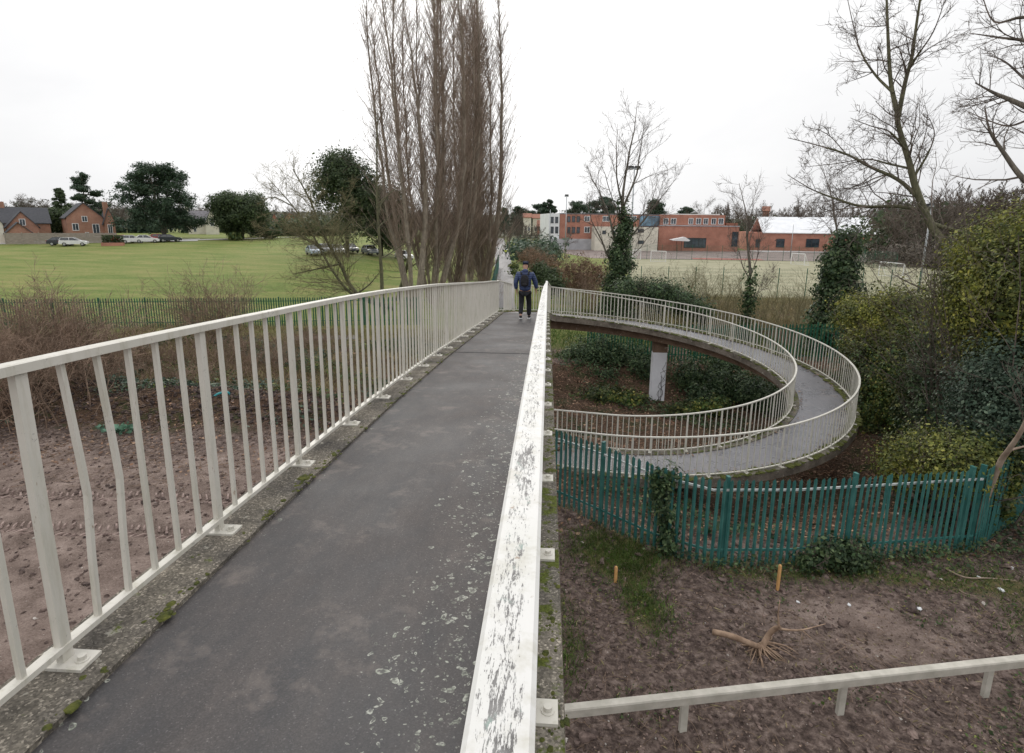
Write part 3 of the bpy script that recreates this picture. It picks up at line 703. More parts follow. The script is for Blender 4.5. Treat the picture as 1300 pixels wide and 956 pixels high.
def clumps(blobs, n_clump, n_leaf, spread, rng, shell=.55, flat=1.0):
    """leaf positions gathered in clumps through a set of ellipsoids; returns centres and outward normals"""
    vol = np.array([b_[3]*b_[4]*b_[5] for b_ in blobs])**.72; vol /= vol.sum(); C = []; N = []
    for bi, k in enumerate(rng.multinomial(n_clump, vol)):
        b_ = blobs[bi]
        if k == 0: continue
        d = rng.normal(size=(k, 3)); d /= np.linalg.norm(d, axis=1)[:, None]; rr = shell+(1-shell)*rng.random(k)**.7
        rr *= 1+.2*np.clip(rng.normal(size=k), -2, 1.5)
        C.append(np.array(b_[:3])+d*rr[:, None]*np.array(b_[3:6])); N.append(d)
    C = np.concatenate(C); N = np.concatenate(N); q = np.clip(rng.normal(size=(len(C), n_leaf, 3)), -2, 2)*spread*np.clip(np.exp(rng.normal(0, .42, (len(C), 1, 1))), .4, 1.7); q[:, :, 2] *= flat
    L = (C[:, None]+q).reshape(-1, 3); NN = np.repeat(N, n_leaf, 0)+q.reshape(-1, 3)/spread*.4+np.array([0, 0, .35]); return L, NN
def foliage(name, parent, mat, blobs, n_clump, n_leaf, spread, size, off, seed, aspect=.5, shell=.55, flat=1.0, tilt=.55, zmin=None):
    rng = np.random.default_rng(seed); L, N = clumps(blobs, n_clump, n_leaf, spread, rng, shell, flat)
    if zmin is not None: k = L[:, 2] > zmin; L, N = L[k], N[k]
    m = MB(); m.leaves(L-np.asarray(off), size, aspect, N, tilt, rng); return m.build(name, mat, parent)
def base_of(x, y): return np.array([x, y, hz(x, y)])

# ------------------------------------------------------------------ Lombardy poplars
def spray(W, per_m, L, r, rmax=.05, ang=.7, up=.25, nseg=2, seed=0, rmin=0.0):
    """many short twiglets along every thin segment collected so far"""
    rng = np.random.default_rng(seed); A, B = np.array(W.A), np.array(W.B); ra = np.array(W.ra); k = (ra < rmax) & (ra > rmin); A, B = A[k], B[k]; ln = np.linalg.norm(B-A, axis=1)
    cnt = rng.poisson(ln*per_m); idx = np.repeat(np.arange(len(A)), cnt); t = rng.random(len(idx))[:, None]; p = A[idx]+(B[idx]-A[idx])*t; d = (B[idx]-A[idx])/(ln[idx][:, None]+1e-9)
    for q in range(nseg):
        d = d+rng.normal(size=d.shape)*(ang if q == 0 else .3)+np.array([0, 0, up]); d /= np.linalg.norm(d, axis=1)[:, None]; l_ = (L/nseg*rng.uniform(.4, 1.3, len(d)))[:, None]; e = p+d*l_
        f0, f1 = 1-q/nseg*.5, 1-(q+1)/nseg*.6; W.A += list(p); W.B += list(e); W.ra += [r*f0]*len(p); W.rb += [r*f1]*len(p); p = e
def poplar(label, x, y, H, stems, seed, twigs, spread=1.5, low=.0, lean=(0, 0), wid=1.0, tw=.011, per=3.2):
    b0 = base_of(x, y); root = thing('poplar_tree', label, 'tree', b0, 0, 'bare poplars'); W = Wood(seed); rg = W.rng; T = Wood(seed+50); ax = []
    for i in range(stems):
        a = 2*PI*i/stems+rg.random(); r0 = (.10+.09*rg.random())*(1.7 if i < 2 else 1); e = spread*rg.uniform(.25, .62); h_ = H*rg.uniform(.82, 1.0); n = 14; pts = []
        for j in range(n+1):
            t = j/n; f = e*(1-math.exp(-3.2*t))*(1-.35*t*t)*1.25
            pts.append(b0+np.array([math.cos(a)*(f+.15)+lean[0]*t+rg.gauss(0, .05), math.sin(a)*(f+.15)+lean[1]*t+rg.gauss(0, .05), t*h_-.1]))
        W.limb(pts, r0*1.15, .02); ax.append(np.array(pts))
    W.build(root, M_POPBARK, M_TWIGP, b0, .0, 'trunk')
    for pts in ax:
        for j in range(int(twigs/stems)):
            t = low+(1-low)*rg.random(); f = t*14; i = min(13, int(f)); q = pts[i]+(pts[i+1]-pts[i])*(f-i); a = rg.uniform(0, 2*PI); tl = R_(rg.uniform(18, 52)); d = np.array([math.cos(a)*math.sin(tl), math.sin(a)*math.sin(tl), math.cos(tl)])
            L = rg.uniform(1.4, 5.0)*(1.08-.6*t)*wid*(.6 if t < .05 else 1); n = 4; pp = [q]
            for s_ in range(n): d = unit(d+np.array([rg.gauss(0, .08), rg.gauss(0, .08), .13])); pp.append(pp[-1]+d*L/n)
            T.limb(pp, tw*1.5*(1.15-.5*t), tw*.6)
    spray(T, per, .75, tw*.62, 1, .45, .45, 2, seed); T.build(root, M_POPBARK, M_TWIGP, b0, 9, cname='twigs'); return root
pb = P(548, 362, 50); poplar('tall bare poplar of several pale stems, its twigs thin and open to the sky', pb[0], pb[1], 30, 7, 11, 1500, 5.6, .08, (-.3, 0), 1.15, .015, 2.6)
pb = P(524, 362, 47); poplar('bare poplar with forked leaning stem at the left of the tall row', pb[0], pb[1], 27, 4, 12, 800, 4.2, .16, (-2.0, 0), 1.15, .013, 2.4)
pb = P(577, 360, 54); poplar('tall bare poplar with dense rusty twigs in the middle of the row', pb[0], pb[1], 32, 6, 13, 1350, 4.6, .02, (0, 0), 1.2, .016, 2.6)
pb = P(613, 358, 60); poplar('dense bare poplar with twigs down to the ground nearest the tarmac path', pb[0], pb[1], 29, 6, 14, 1800, 4.4, .0, (-.5, 0), 1.15, .017, 2.6)
pb = P(597, 358, 70); poplar('slim bare poplar standing behind the dense one beside the path', pb[0], pb[1], 34, 4, 15, 1300, 3.4, .02, (0, 0), 1.3, .019, 2.4)
# ------------------------------------------------------------------ bare trees
def bare(label, x, y, H, seed, r=.18, lev=4, kids=(7, 6, 4, 3), up=.06, wig=.14, lean=(0, 0), ang=(30, 62), ratio=.5, bark=None, twig=None, start=.3, rmin=.006, name='bare_tree', group=None, stems=1, sprayk=None):
    b0 = base_of(x, y); root = thing(name, label, 'tree', b0, 0, group); W = Wood(seed)
    for i in range(stems):
        d = np.array([lean[0]+W.rng.gauss(0, .02+.25*(stems > 1)), lean[1]+W.rng.gauss(0, .02+.25*(stems > 1)), 1])
        W.grow(b0-[0, 0, .2], d, H*(1 if i == 0 else W.rng.uniform(.7, 1)), r, lev, up, wig*.5, kids, ang, ratio, start, rmin, .5, 9, .18)
    if sprayk: spray(W, *sprayk, seed=seed)
    W.build(root, bark or M_BARK, twig or M_TWIG, b0); return root
pb = P(487, 366, 44); bare('slim bare tree with straight trunk and level branches left of the poplars', pb[0], pb[1], 14.5, 21, .17, 3, (16, 6, 3), .02, .1, (-.06, 0), (50, 80), .34, M_BARKG, M_TWIG, .3, sprayk=(2.2, .5, .006, .03))
pb = P(503, 362, 52); bare('stout dark bare tree close beside the poplar trunks', pb[0], pb[1], 9, 22, .2, 3, (9, 6, 4), .05, .15, (.02, 0), (40, 75), .5, M_BARKG, M_TWIG, .2, sprayk=(2.0, .5, .006, .03))
# leaning pair: hand-placed limbs
def limbs_tree(name, label, D, paths, seed, sub, bark, twig, group=None, lev=3, kids=(9, 5, 3), ratio=.45, ang=(30, 65), rmin=.006, up=.03, jitterD=1.0, split=.03, sprayk=None, rs=1.0):
    """main limbs given as (list of (px,py) image points, r0, r1) at distance D; twigs grown from them"""
    W = Wood(seed); rg = W.rng; first = None
    for pts, r0, r1 in paths:
        r0 *= rs*(1 if first is None else 1.45); r1 *= rs*(1 if first is None else 1.5)
        dj = 0 if first is None else rg.uniform(-1, 1)*jitterD
        pp = [P(x, y, D+dj*i/max(1, len(pts)-1)) for i, (x, y) in enumerate(pts)]
        if first is None: first = pp[0]
        pp = catmull(np.array(pp), 4); W.limb(pp, r0, r1); n = len(pp)-1; L = np.linalg.norm(np.diff(pp, axis=0), axis=1).sum()
        for k in range(int(sub*L)):
            t = .15+.85*rg.random(); f = t*n; i = min(n-1, int(f)); q = pp[i]+(pp[i+1]-pp[i])*(f-i); d = unit(pp[i+1]-pp[i]); a = R_(rg.uniform(*ang)); x = unit(np.cross(d, [rg.gauss(0, 1) for _ in range(3)]))
            W.grow(q, d*math.cos(a)+x*math.sin(a), L*ratio*(1.1-.7*t)*rg.uniform(.5, 1.2), min(.029, max(rmin, (r0+(r1-r0)*t)*.5)), lev-1, up, .15, kids[1:], ang, .5, .15, rmin, .55, 5)
    if sprayk: spray(W, *sprayk, seed=seed)
    base = first; root = thing(name, label, 'tree', base, 0, group); W.build(root, bark, twig, base, split); return root
limbs_tree('leaning_tree', 'bare tree of thin stems leaning left over the green palisade fence', 41, [
    ([(497, 392), (448, 374), (420, 340), (398, 300), (372, 262), (340, 226)], .12, .02), ([(499, 392), (452, 372), (432, 335), (412, 300), (394, 255), (372, 215)], .12, .02),
    ([(432, 335), (400, 342), (372, 348)], .05, .012), ([(412, 318), (380, 300), (345, 292), (320, 300)], .04, .01), ([(455, 372), (470, 360), (482, 345)], .05, .01),
    ([(398, 300), (430, 270), (450, 235)], .05, .01), ([(372, 262), (345, 250), (330, 262)], .03, .01)], 31, 4.2, M_BARKG, M_TWIGG, lev=3, ratio=.36, rmin=.007, sprayk=(2.2, .55, .0065, .03))
# big bare tree on the right
limbs_tree('leaning_ash_tree', 'big bare tree leaning left with long low branches above the evergreen bushes', 24, [
    ([(1248, 440), (1226, 372), (1203, 318), (1180, 282), (1163, 240), (1154, 205), (1142, 165), (1138, 140)], .30, .12),
    ([(1138, 140), (1131, 105), (1128, 60), (1126, 10), (1124, -50)], .10, .03), ([(1140, 150), (1149, 105), (1158, 70), (1165, 20), (1176, -50)], .10, .03),
    ([(1134, 118), (1112, 96), (1095, 70), (1085, 40), (1075, -5)], .06, .015), ([(1150, 95), (1165, 70), (1185, 40), (1200, 0)], .05, .012),
    ([(1165, 250), (1140, 228), (1105, 212), (1075, 196), (1040, 185), (1000, 175)], .09, .014), ([(1178, 268), (1140, 262), (1095, 262), (1060, 252), (1030, 240), (1000, 222)], .09, .014),
    ([(1160, 215), (1128, 208), (1100, 202), (1060, 208), (1020, 212)], .05, .01), ([(1152, 192), (1130, 168), (1105, 160), (1080, 150)], .05, .01),
    ([(1185, 285), (1210, 292), (1240, 300), (1268, 306)], .10, .05),
    ([(1162, 222), (1178, 195), (1186, 170), (1180, 150)], .05, .012), ([(1226, 372), (1190, 372), (1160, 362), (1130, 346)], .07, .012), ([(1100, 262), (1050, 268), (1015, 278)], .03, .01),
    ([(1200, 318), (1170, 338), (1130, 330), (1100, 336)], .05, .01), ([(1075, 196), (1050, 170), (1020, 160)], .03, .008)], 37, 2.8, M_BARKG, M_TWIG, lev=3, ratio=.38, rmin=.0065, jitterD=2.2, sprayk=(3.6, .45, .0055, .016), rs=.56)
limbs_tree('overhanging_tree', 'bare branches reaching in from the right edge against the white sky', 17, [
    ([(1420, 330), (1345, 265), (1300, 228), (1275, 195), (1256, 165), (1250, 135)], .17, .03), ([(1420, 330), (1380, 190), (1330, 150), (1290, 130), (1262, 118), (1238, 105)], .15, .02),
    ([(1380, 190), (1350, 90), (1310, 55), (1270, 48), (1230, 42)], .10, .012), ([(1350, 90), (1330, 40), (1300, 22), (1262, 28), (1245, -10)], .08, .012),
    ([(1310, 150), (1280, 160), (1252, 152), (1225, 140)], .04, .008), ([(1300, 100), (1275, 78), (1252, 70)], .04, .008)], 34, 2.8, M_BARK, M_TWIG, lev=3, ratio=.36, rmin=.004, jitterD=1.5, sprayk=(4.0, .32, .003, .012), rs=.5)
# ------------------------------------------------------------------ ivy-clad and evergreen trees
def column(label, x, y, H, r, seed, mat, name='ivy_clad_tree', cat='tree', taper=.45, n=520, leaf=.15, bare_top=None, group=None, bulge=None):
    b0 = base_of(x, y); root = thing(name, label, cat, b0, 0, group); m = MB()
    m.tube([b0*0+[0, 0, -.3], [.04, 0, H*.5], [.02, .03, H*.97]], [r*.22, r*.16, .05], 8); m.build('trunk', M_BARK, root, smooth=True)
    rng = np.random.default_rng(seed); bl = []; k = max(5, int(H/.7))
    for i in range(k):
        t = i/(k-1); rr = r*(1-(1-taper)*t)*rng.uniform(.75, 1.2)*(bulge(t) if bulge else 1); bl.append((b0[0]+rng.normal(0, .12*r), b0[1]+rng.normal(0, .12*r), b0[2]+.3+t*(H-.5), rr, rr, H/k*.9))
    foliage('ivy' if 'ivy' in name else 'crown', root, mat, bl, n, 26, .17*max(1, r*.9), leaf, b0, seed, .75, .6, zmin=b0[2]-.1)
    if bare_top:
        W = Wood(seed+1); rg = W.rng
        for (t, az, el, L, rr) in bare_top:
            d = [math.cos(R_(az))*math.cos(R_(el)), math.sin(R_(az))*math.cos(R_(el)), math.sin(R_(el))]; W.grow(b0+[0, 0, t*H], d, L, rr, 3, .06, .12, (9, 5, 3), (25, 55), .48, .2, .007, .5, 7, .15)
        spray(W, 2.0, .5, .0055, .03, seed=seed); W.build(root, M_BARK, M_TWIG, b0, .05, 'limb', 'twigs')
    return root
pb = P(785, 372, 42)
column('ivy-covered tree trunk with bare spreading branches in front of the red brick school', pb[0], pb[1], 8.6, 1.2, 41, M_IVY, taper=.2, n=900, leaf=.13,
       bare_top=[(.95, 80, 80, 7.2, .10), (.9, 110, 66, 6.0, .08), (.92, 30, 68, 6.2, .09), (.6, 8, 38, 6.4, .09), (.55, 172, 48, 6.8, .10), (.4, 175, 55, 6.0, .09), (.75, 350, 45, 5.0, .06), (.8, 200, 60, 5.2, .06), (.5, 20, 30, 4.2, .05)])
pb = P(1053, 440, 34); column('dense dark green ivy-smothered stump like a column behind the ramp rail', pb[0], pb[1], 6.0, 1.08, 42, M_IVY, taper=.75, n=900, leaf=.13, bulge=lambda t: 1.15 if .55 < t < .85 else .95,
       bare_top=[(.9, 150, 60, 4.6, .07), (.85, 120, 70, 3.8, .05)])
pb = P(948, 400, 36); column('thin trunk wrapped in ivy among the saplings beside the pitch', pb[0], pb[1], 4.2, .26, 43, M_IVY, taper=.7, n=90, leaf=.12, bare_top=[(.95, 90, 86, 5.6, .09), (.95, 40, 55, 3.5, .04), (.9, 180, 60, 3.2, .04), (.6, 10, 35, 2.6, .03)])

def round_tree(label, x, y, H, rx, seed, mat, name='evergreen_tree', n=700, leaf=.45, trunk=.35, base=.0, group=None, lobes=14, nl=26, spread=.5, flat=.8):
    b0 = base_of(x, y); root = thing(name, label, 'tree', b0, 0, group); m = MB(); m.tube([[0, 0, -.3], [.1, 0, H*.4], [0, .1, H*.75]], [trunk, trunk*.7, trunk*.2], 8); m.build('trunk', M_BARK, root, smooth=True)
    rng = np.random.default_rng(seed); bl = []; zc = H*(base+(1-base)*.52)
    for i in range(lobes):
        u = rng.normal(size=3); u /= np.linalg.norm(u); k = rng.uniform(.45, .72)
        bl.append((b0[0]+u[0]*rx*k, b0[1]+u[1]*rx*k, b0[2]+zc+u[2]*H*(1-base)*.5*k, rx*rng.uniform(.34, .5), rx*rng.uniform(.34, .5), H*(1-base)*.5*rng.uniform(.3, .45)))
    foliage('crown', root, mat, bl, n, nl, spread, leaf, b0, seed, .6, .6, flat, zmin=b0[2]+.05); return root
pb = P(308, 298, 140); round_tree('rounded dark evergreen tree standing alone at the far edge of the grass', pb[0], pb[1], 10.6, 6.3, 51, M_DARK, n=1500, leaf=.36, base=.06, lobes=22)
pb = P(441, 322, 92); round_tree('tall dark evergreen oak seen behind bare branches left of the poplars', pb[0], pb[1], 16.6, 5.4, 52, M_DARK, n=1500, leaf=.27, base=.08, lobes=30, spread=.42)
pb = P(484, 322, 98); round_tree('lower dark evergreen tree behind the leaning stems and poplar trunks', pb[0], pb[1], 11.5, 5.5, 53, M_DARK, n=1300, leaf=.28, base=.08, lobes=20, spread=.42)
for (x, y, D, H, rx, lab, mt) in [(345, 299, 139, 2.0, 2.2, 'small clipped round bush beside the lone evergreen tree', M_DARK), (298, 298, 136, 1.4, 1.3, 'tiny bright green bush near the drive across the grass', M_HOLLY), (322, 297, 150, 2.6, 3.2, 'low dark bush at the foot of the lone evergreen', M_BLUEG)]:
    pb = P(x, y, D); round_tree(lab, pb[0], pb[1], H, rx, int(x), mt, 'garden_bush', 160, .4, .05, 0, None, 7, 20, .3)

def layered_pine(label, x, y, H, rx, seed, mat=None, name='pine_tree', n_arm=26, stems=2, leaf=.5, group=None, low=.25, flat_top=.9, trunkm=None, vz=.42):
    b0 = base_of(x, y); root = thing(name, label, 'tree', b0, 0, group); rng = np.random.default_rng(seed); W = Wood(seed); bl = []
    tr = []
    for s_ in range(stems):
        a = 2*PI*s_/stems+.4; e = np.array([math.cos(a), math.sin(a)])*rx*(.3 if stems > 1 else .02); pts = [b0+[e[0]*t*.9, e[1]*t*.9, H*.95*t-.2] for t in np.linspace(0, 1, 7)]
        W.limb(pts, .32*H/15, .06); tr.append(pts)
    for i in range(n_arm):
        t = low+(1-low)*(i+rng.random())/n_arm; pts = tr[i % stems]; f = t*6; j = min(5, int(f)); q = pts[j]+(pts[j+1]-pts[j])*(f-j); a = rng.uniform(0, 2*PI)
        prof = math.sin(PI*min(1, .22+t*.72))**.8 if flat_top < .95 else (1.05-t)
        L = rx*prof*rng.uniform(.55, 1.05); e = q+[math.cos(a)*L, math.sin(a)*L, .12*L]; W.limb([q, (q+e)/2+[0, 0, -.04*L], e], .09*H/15, .03)
        for k in range(4):
            c = q+(e-q)*rng.uniform(.45, 1.02)+rng.normal(0, .1*rx, 3)*[1, 1, .4]; s_ = rx*rng.uniform(.12, .22); bl.append((*c, s_, s_, s_*vz))
    W.build(root, trunkm or M_BARK, M_BARK, b0, .0)
    foliage('crown', root, mat or M_PINE, bl, n_arm*44, 18, rx*.05, leaf*.62, b0, seed, .4, .3, .6); return root
pb = P(208, 296, 146); layered_pine('large dark pine with layered branches and sky between its stems, behind the parked cars', pb[0], pb[1], 15.8, 8.0, 61, stems=3, n_arm=64, leaf=.6, flat_top=.8, low=.16, vz=.62)
pb = P(112, 290, 188); layered_pine('dark conifer rising behind the brick house gable', pb[0], pb[1], 15.5, 5.2, 62, stems=1, leaf=.6, flat_top=.8)
pb = P(82, 290, 178); layered_pine('narrow pointed conifer between the two brick houses', pb[0], pb[1], 11.5, 3.2, 63, M_DARK, 'conifer_tree', 26, 1, .5, flat_top=1)
pb = P(78, 292, 168); round_tree('dark bushy evergreen in the gap between the brick houses', pb[0], pb[1], 6.5, 3.6, 64, M_DARK, n=300)
for i, (x, yt, D, rx, lab, ft) in enumerate([(695, 252, 260, 5, 'tall thin cedar with flat branches on the skyline left of the school', .8), (682, 258, 270, 8, 'broad dark cedar on the skyline behind the far houses', .8), (658, 262, 250, 6, 'dark rounded pine on the skyline above the path', .8), (640, 262, 240, 4, 'pointed fir on the skyline near the dense poplar', 1),
        (735, 256, 235, 9, 'flat-topped cedar rising behind the left of the school roof', .8), (764, 250, 230, 8, 'second flat-topped cedar close behind the ivy-clad tree', .8), (829, 253, 215, 9, 'dark cone-shaped tree behind the blue glazed part of the school', 1), (868, 262, 240, 6, 'thin-topped pine behind the middle of the school', .8)]):
    base = P(x, 300, D); H = P(x, yt, D)[2]; layered_pine(lab, base[0], base[1], H, rx, 70+i, M_BLUEG if i % 2 else M_PINE, 'cedar_tree' if ft < 1 else 'fir_tree', 30, 1, .8, 'skyline conifers behind the school', .3, ft, None, .55)
for i, (x, yt, D, lab) in enumerate([(893, 250, 225, 'round bare tree behind the right end of the school roof'), (946, 256, 215, 'bare tree between the school and the sports hall'), (45, 246, 210, 'wide bare tree above the roof of the left brick house'), (150, 252, 215, 'bare tree behind the right brick house chimney'), (278, 252, 215, 'bare tree above the grey-roofed cottage'), (648, 258, 130, 'bare tree beside the far end of the path')]):
    b_ = P(x, 300, D); H = P(x, yt, D)[2]-hz(b_[0], b_[1]); bare(lab, b_[0], b_[1], max(6, H*.8), 200+i, .28, 4, (9, 6, 4, 3), .05, .16, ratio=.58, start=.25, rmin=.02, group='bare trees on the skyline', sprayk=(1.0, 1.0, .02, .1))

M_TWIGW = noisy('wood_twigs', (.085, .068, .055), (.15, .122, .10), .4, .9, 0, world=True)
M_TWIGF = noisy('far_twigs', (.10, .088, .075), (.16, .14, .12), .4, .9, 0, world=True)
# far woodland as one mass
def woodland(name, spots, seed, mat, hscale=1.0):
    tpl = []
    for k in range(3):
        W = Wood(seed+k); W.grow((0, 0, 0), (0, 0, 1), 8.5, .2, 3, .06, .15, (12, 7, 5), (25, 60), .52, .12, .035, .5, 7); tpl.append(W.mesh())
    m = MB(); rg = np.random.default_rng(seed)
    for (x, y, H) in spots:
        A, B, ra, rb = tpl[rg.integers(3)]; a = rg.uniform(0, 2*PI); s = H/11; c_, s_ = math.cos(a)*s, math.sin(a)*s; Mt = np.array([[c_, s_, 0], [-s_, c_, 0], [0, 0, s]])
        o = np.array([x, y, hz(x, y)]); m.segs(A@Mt+o, B@Mt+o, ra*s, rb*s, 3)
    o = m.build(name, mat); tag(o, kind='stuff'); return o
rg = np.random.default_rng(5); sp_ = []
for i in range(60):
    px = rg.uniform(1120, 1345); D = rg.uniform(125, 200); p = P(px, 300, D); sp_.append((p[0], p[1], rg.uniform(13, 18)))
woodland('bare_woodland', sp_, 301, M_TWIGW); 
sp_ = []
for i in range(56):
    px = rg.uniform(905, 1140); D = rg.uniform(225, 290); p = P(px, 300, D); sp_.append((p[0], p[1], rg.uniform(13, 17)))
for i in range(16):
    px = rg.uniform(640, 720); D = rg.uniform(150, 250); p = P(px, 300, D); sp_.append((p[0], p[1], rg.uniform(6, 9)))
woodland('distant_woodland', sp_, 311, M_TWIG)
sp_ = []
for i in range(40):
    px = rg.uniform(-60, 480); D = rg.uniform(195, 260); p = P(px, 300, D); sp_.append((p[0], p[1], rg.uniform(7, 11.5)))
woodland('distant_treeline', sp_, 321, M_TWIG)
sp_ = []
for i in range(90):
    px = rg.uniform(-80, 720); D = rg.uniform(280, 330); p = P(px, 300, D); sp_.append((p[0], p[1], rg.uniform(9, 14)))
woodland('far_woodland', sp_, 341, M_TWIGF)
# dark understorey bands below those masses
M_FARB = leaf_mat('dead_understorey', (.06, .05, .04), (.12, .10, .08), (.16, .14, .11), trans=0)
M_FARL = leaf_mat('far_grey_green_leaves', (.035, .045, .03), (.06, .07, .05), (.085, .09, .065), trans=0)
def bank(name, px0, px1, D, H, seed, mat, n=900, size=.9, thick=6):
    rng = np.random.default_rng(seed); bl = []
    for i in range(40):
        p = P(rng.uniform(px0, px1), 300, D+rng.uniform(-thick, thick)); hh = H*rng.uniform(.55, 1.1); bl.append((p[0], p[1], hz(p[0], p[1])+hh*.45, hh*.8, hh*.8, hh*.55))
    o = foliage(name, None, mat, bl, n, 14, H*.13, size, (0, 0, 0), seed, .6, .4); tag(o, kind='stuff'); return o
bank('woodland_understorey', 1120, 1345, 128, 4.5, 331, M_FARB, 1600, .34)
bank('woodland_evergreens', 1125, 1180, 150, 11, 332, M_DARK, 500, .9)
bank('distant_evergreens', 900, 1130, 240, 9, 333, M_DARK, 700, 1.3)
bank('distant_hedge', 330, 500, 165, 4.5, 334, M_DARK, 700, .8); bank('distant_shrubs', -40, 330, 200, 5, 335, M_BLUEG, 800, .9)
bank('far_bank', -90, 300, 300, 9, 337, M_FARL, 700, 1.3, 12); bank('far_hedges', 300, 730, 290, 9.5, 338, M_FARL, 700, 1.3, 12); bank('far_trees', 690, 1130, 300, 10, 339, M_FARL, 700, 1.3, 12); bank('far_woods', 1100, 1350, 260, 13, 340, M_FARL, 600, 1.3, 12)
bank('path_side_scrub', 655, 705, 120, 4.0, 336, M_BLUEG, 400, .5, 25)

# ------------------------------------------------------------------ bushes
def bush(name, label, blobs, mat, n, leaf, seed, group=None, stems=True, nl=24, spread=.16, twig=None, cat='bush', aspect=.6, zpad=.0, tw=0, shell=.5):
    c = np.mean([b_[:2] for b_ in blobs], axis=0); b0 = base_of(*c); root = thing(name, label, cat, b0, 0, group)
    foliage('foliage', root, mat, blobs, n, nl, spread, leaf, b0, seed, aspect, shell)
    W = Wood(seed)
    for i in range(tw):
        b_ = blobs[W.rng.randrange(len(blobs))]; q = np.array([b_[0]+W.rng.gauss(0, b_[3]*.4), b_[1]+W.rng.gauss(0, b_[4]*.4), hz(b_[0], b_[1])-.1]); tgt = np.array([b_[0]+W.rng.gauss(0, b_[3]*.6), b_[1]+W.rng.gauss(0, b_[4]*.6), b_[2]+b_[5]*1.05])
        W.grow(q, tgt-q, np.linalg.norm(tgt-q), .03, 2, .02, .12, (6, 4), (20, 55), .45, .3, .005, .55, 6)
    if tw: W.build(root, M_BARK, twig or M_TWIG, b0, 9, cname='stems')
    return root
def blob(px, py, D, r, rz=None):
    p = P(px, py, D); return (p[0], p[1], p[2], r, r, rz or r)
# big evergreen mass on the right, split by the plants one can tell apart
bush('ivy_thicket', 'tall yellow-green ivy thicket filling the right edge above the fence corner', [blob(1262, 335, 20, 1.1), blob(1295, 320, 19.5, 1.2), blob(1240, 372, 20.5, 1.1), blob(1285, 385, 19.5, 1.3), blob(1320, 370, 19, 1.5), blob(1222, 402, 21, .8), blob(1262, 425, 20, 1.1), blob(1305, 440, 19.5, 1.3), blob(1240, 330, 20.5, .6)], M_YEW, 3600, .072, 401, tw=30, spread=.2)
bush('laurel_bush', 'yellowish green bush just beside the curve of the outer ramp rail', [blob(1118, 405, 27, 1.3), blob(1150, 400, 27, 1.1), blob(1105, 440, 26.5, 1.0), blob(1140, 440, 26, 1.2), blob(1165, 430, 26, 1.0), blob(1085, 400, 28, .8)], M_YEW, 2000, .085, 402, spread=.18, tw=16)
bush('holly_bush', 'dark holly bush with yellow flecked leaves below the yellowish bush', [blob(1115, 475, 25.5, 1.3), blob(1150, 475, 25, 1.3), blob(1125, 520, 25, 1.4), blob(1165, 515, 24, 1.3), blob(1185, 470, 24, 1.1), blob(1195, 440, 24, 1.0), blob(1110, 545, 24.5, .9)], M_HOLLY, 2900, .078, 403, tw=34, spread=.2)
bush('elder_thicket', 'shadowy tangle of twigs and ivy between the holly and the ivy thicket', [blob(1205, 480, 22.5, 1.1), blob(1215, 525, 22, 1.2), blob(1235, 465, 22, 1.0), blob(1190, 545, 22, 1.0), blob(1215, 430, 23, .9)], M_IVY, 1300, .08, 404, tw=50)
bush('privet_bush', 'blue-green bush low at the right edge above the fence corner', [blob(1255, 490, 19, 1.0), blob(1290, 480, 18, 1.1), blob(1270, 530, 18, 1.1), blob(1310, 530, 17.5, 1.2), blob(1245, 545, 19, .8)], M_BLUEG, 1900, .068, 405, tw=26)
bush('spindle_bush', 'low yellow-green bush directly behind the right end of the teal fence', [blob(1165, 585, 17.5, .8, .5), blob(1200, 575, 17, .9, .55), blob(1235, 580, 16.5, .8, .5), blob(1215, 600, 16, .7, .4), blob(1150, 600, 17, .6, .35)], M_YEW, 1200, .065, 406, tw=26)
bush('ivy_clump', 'ivy mound hugging the fence post where the teal fence bends', [(2.55, 11.28, 1.75, .24, .2, .28), (2.5, 11.22, 1.3, .16, .15, .4), (2.62, 11.2, .8, .16, .15, .4), (2.7, 11.15, .35, .2, .2, .35)], M_IVY, 110, .08, 407, spread=.07)
bush('ivy_screen', 'ivy curtain hanging on the pales just past the fence corner', [(10.72, 12.82, 1.75, .13, .1, .3), (10.75, 12.85, 1.2, .15, .1, .45), (10.6, 12.75, .7, .16, .12, .4)], M_HOLLY, 70, .08, 408, spread=.09)
bush('bramble_mound', 'dark bramble mound growing through the middle of the teal fence', [(6.1, 11.1, .30, .55, .4, .35), (6.6, 11.2, .22, .4, .35, .25), (5.6, 11.0, .18, .4, .3, .22)], M_IVY, 190, .07, 409, spread=.09, tw=14)
# under the ramp
bush('yew_bush', 'large dark evergreen bush under the left start of the spiral ramp', [blob(735, 460, 29.5, 1.3, 1.0), blob(765, 448, 30, 1.4, 1.1), blob(800, 458, 30, 1.3, 1.0), blob(822, 470, 29, .9, .7), blob(720, 480, 28.5, .8, .7), blob(770, 478, 28.5, 1.0, .7)], M_IVY, 1200, .10, 410)
bush('cotoneaster_bush', 'dark sprawling evergreen bush under the ramp right of the white pier', [blob(880, 478, 28, 1.1, .8), blob(915, 488, 28, 1.3, .9), blob(955, 500, 27, 1.2, .8), blob(985, 512, 26, .8, .6), blob(895, 505, 26, .9, .5), blob(925, 460, 30, 1.0, .8)], M_IVY, 1100, .10, 411)
bush('groundcover_bush', 'low green leafy plants on the litter in front of the white pier', [blob(770, 500, 26, .9, .25), blob(800, 505, 25.5, .8, .25), blob(740, 505, 26, .6, .2), blob(870, 518, 24.5, .7, .22), blob(905, 512, 25, .8, .25)], M_HOLLY, 260, .10, 412, spread=.13)
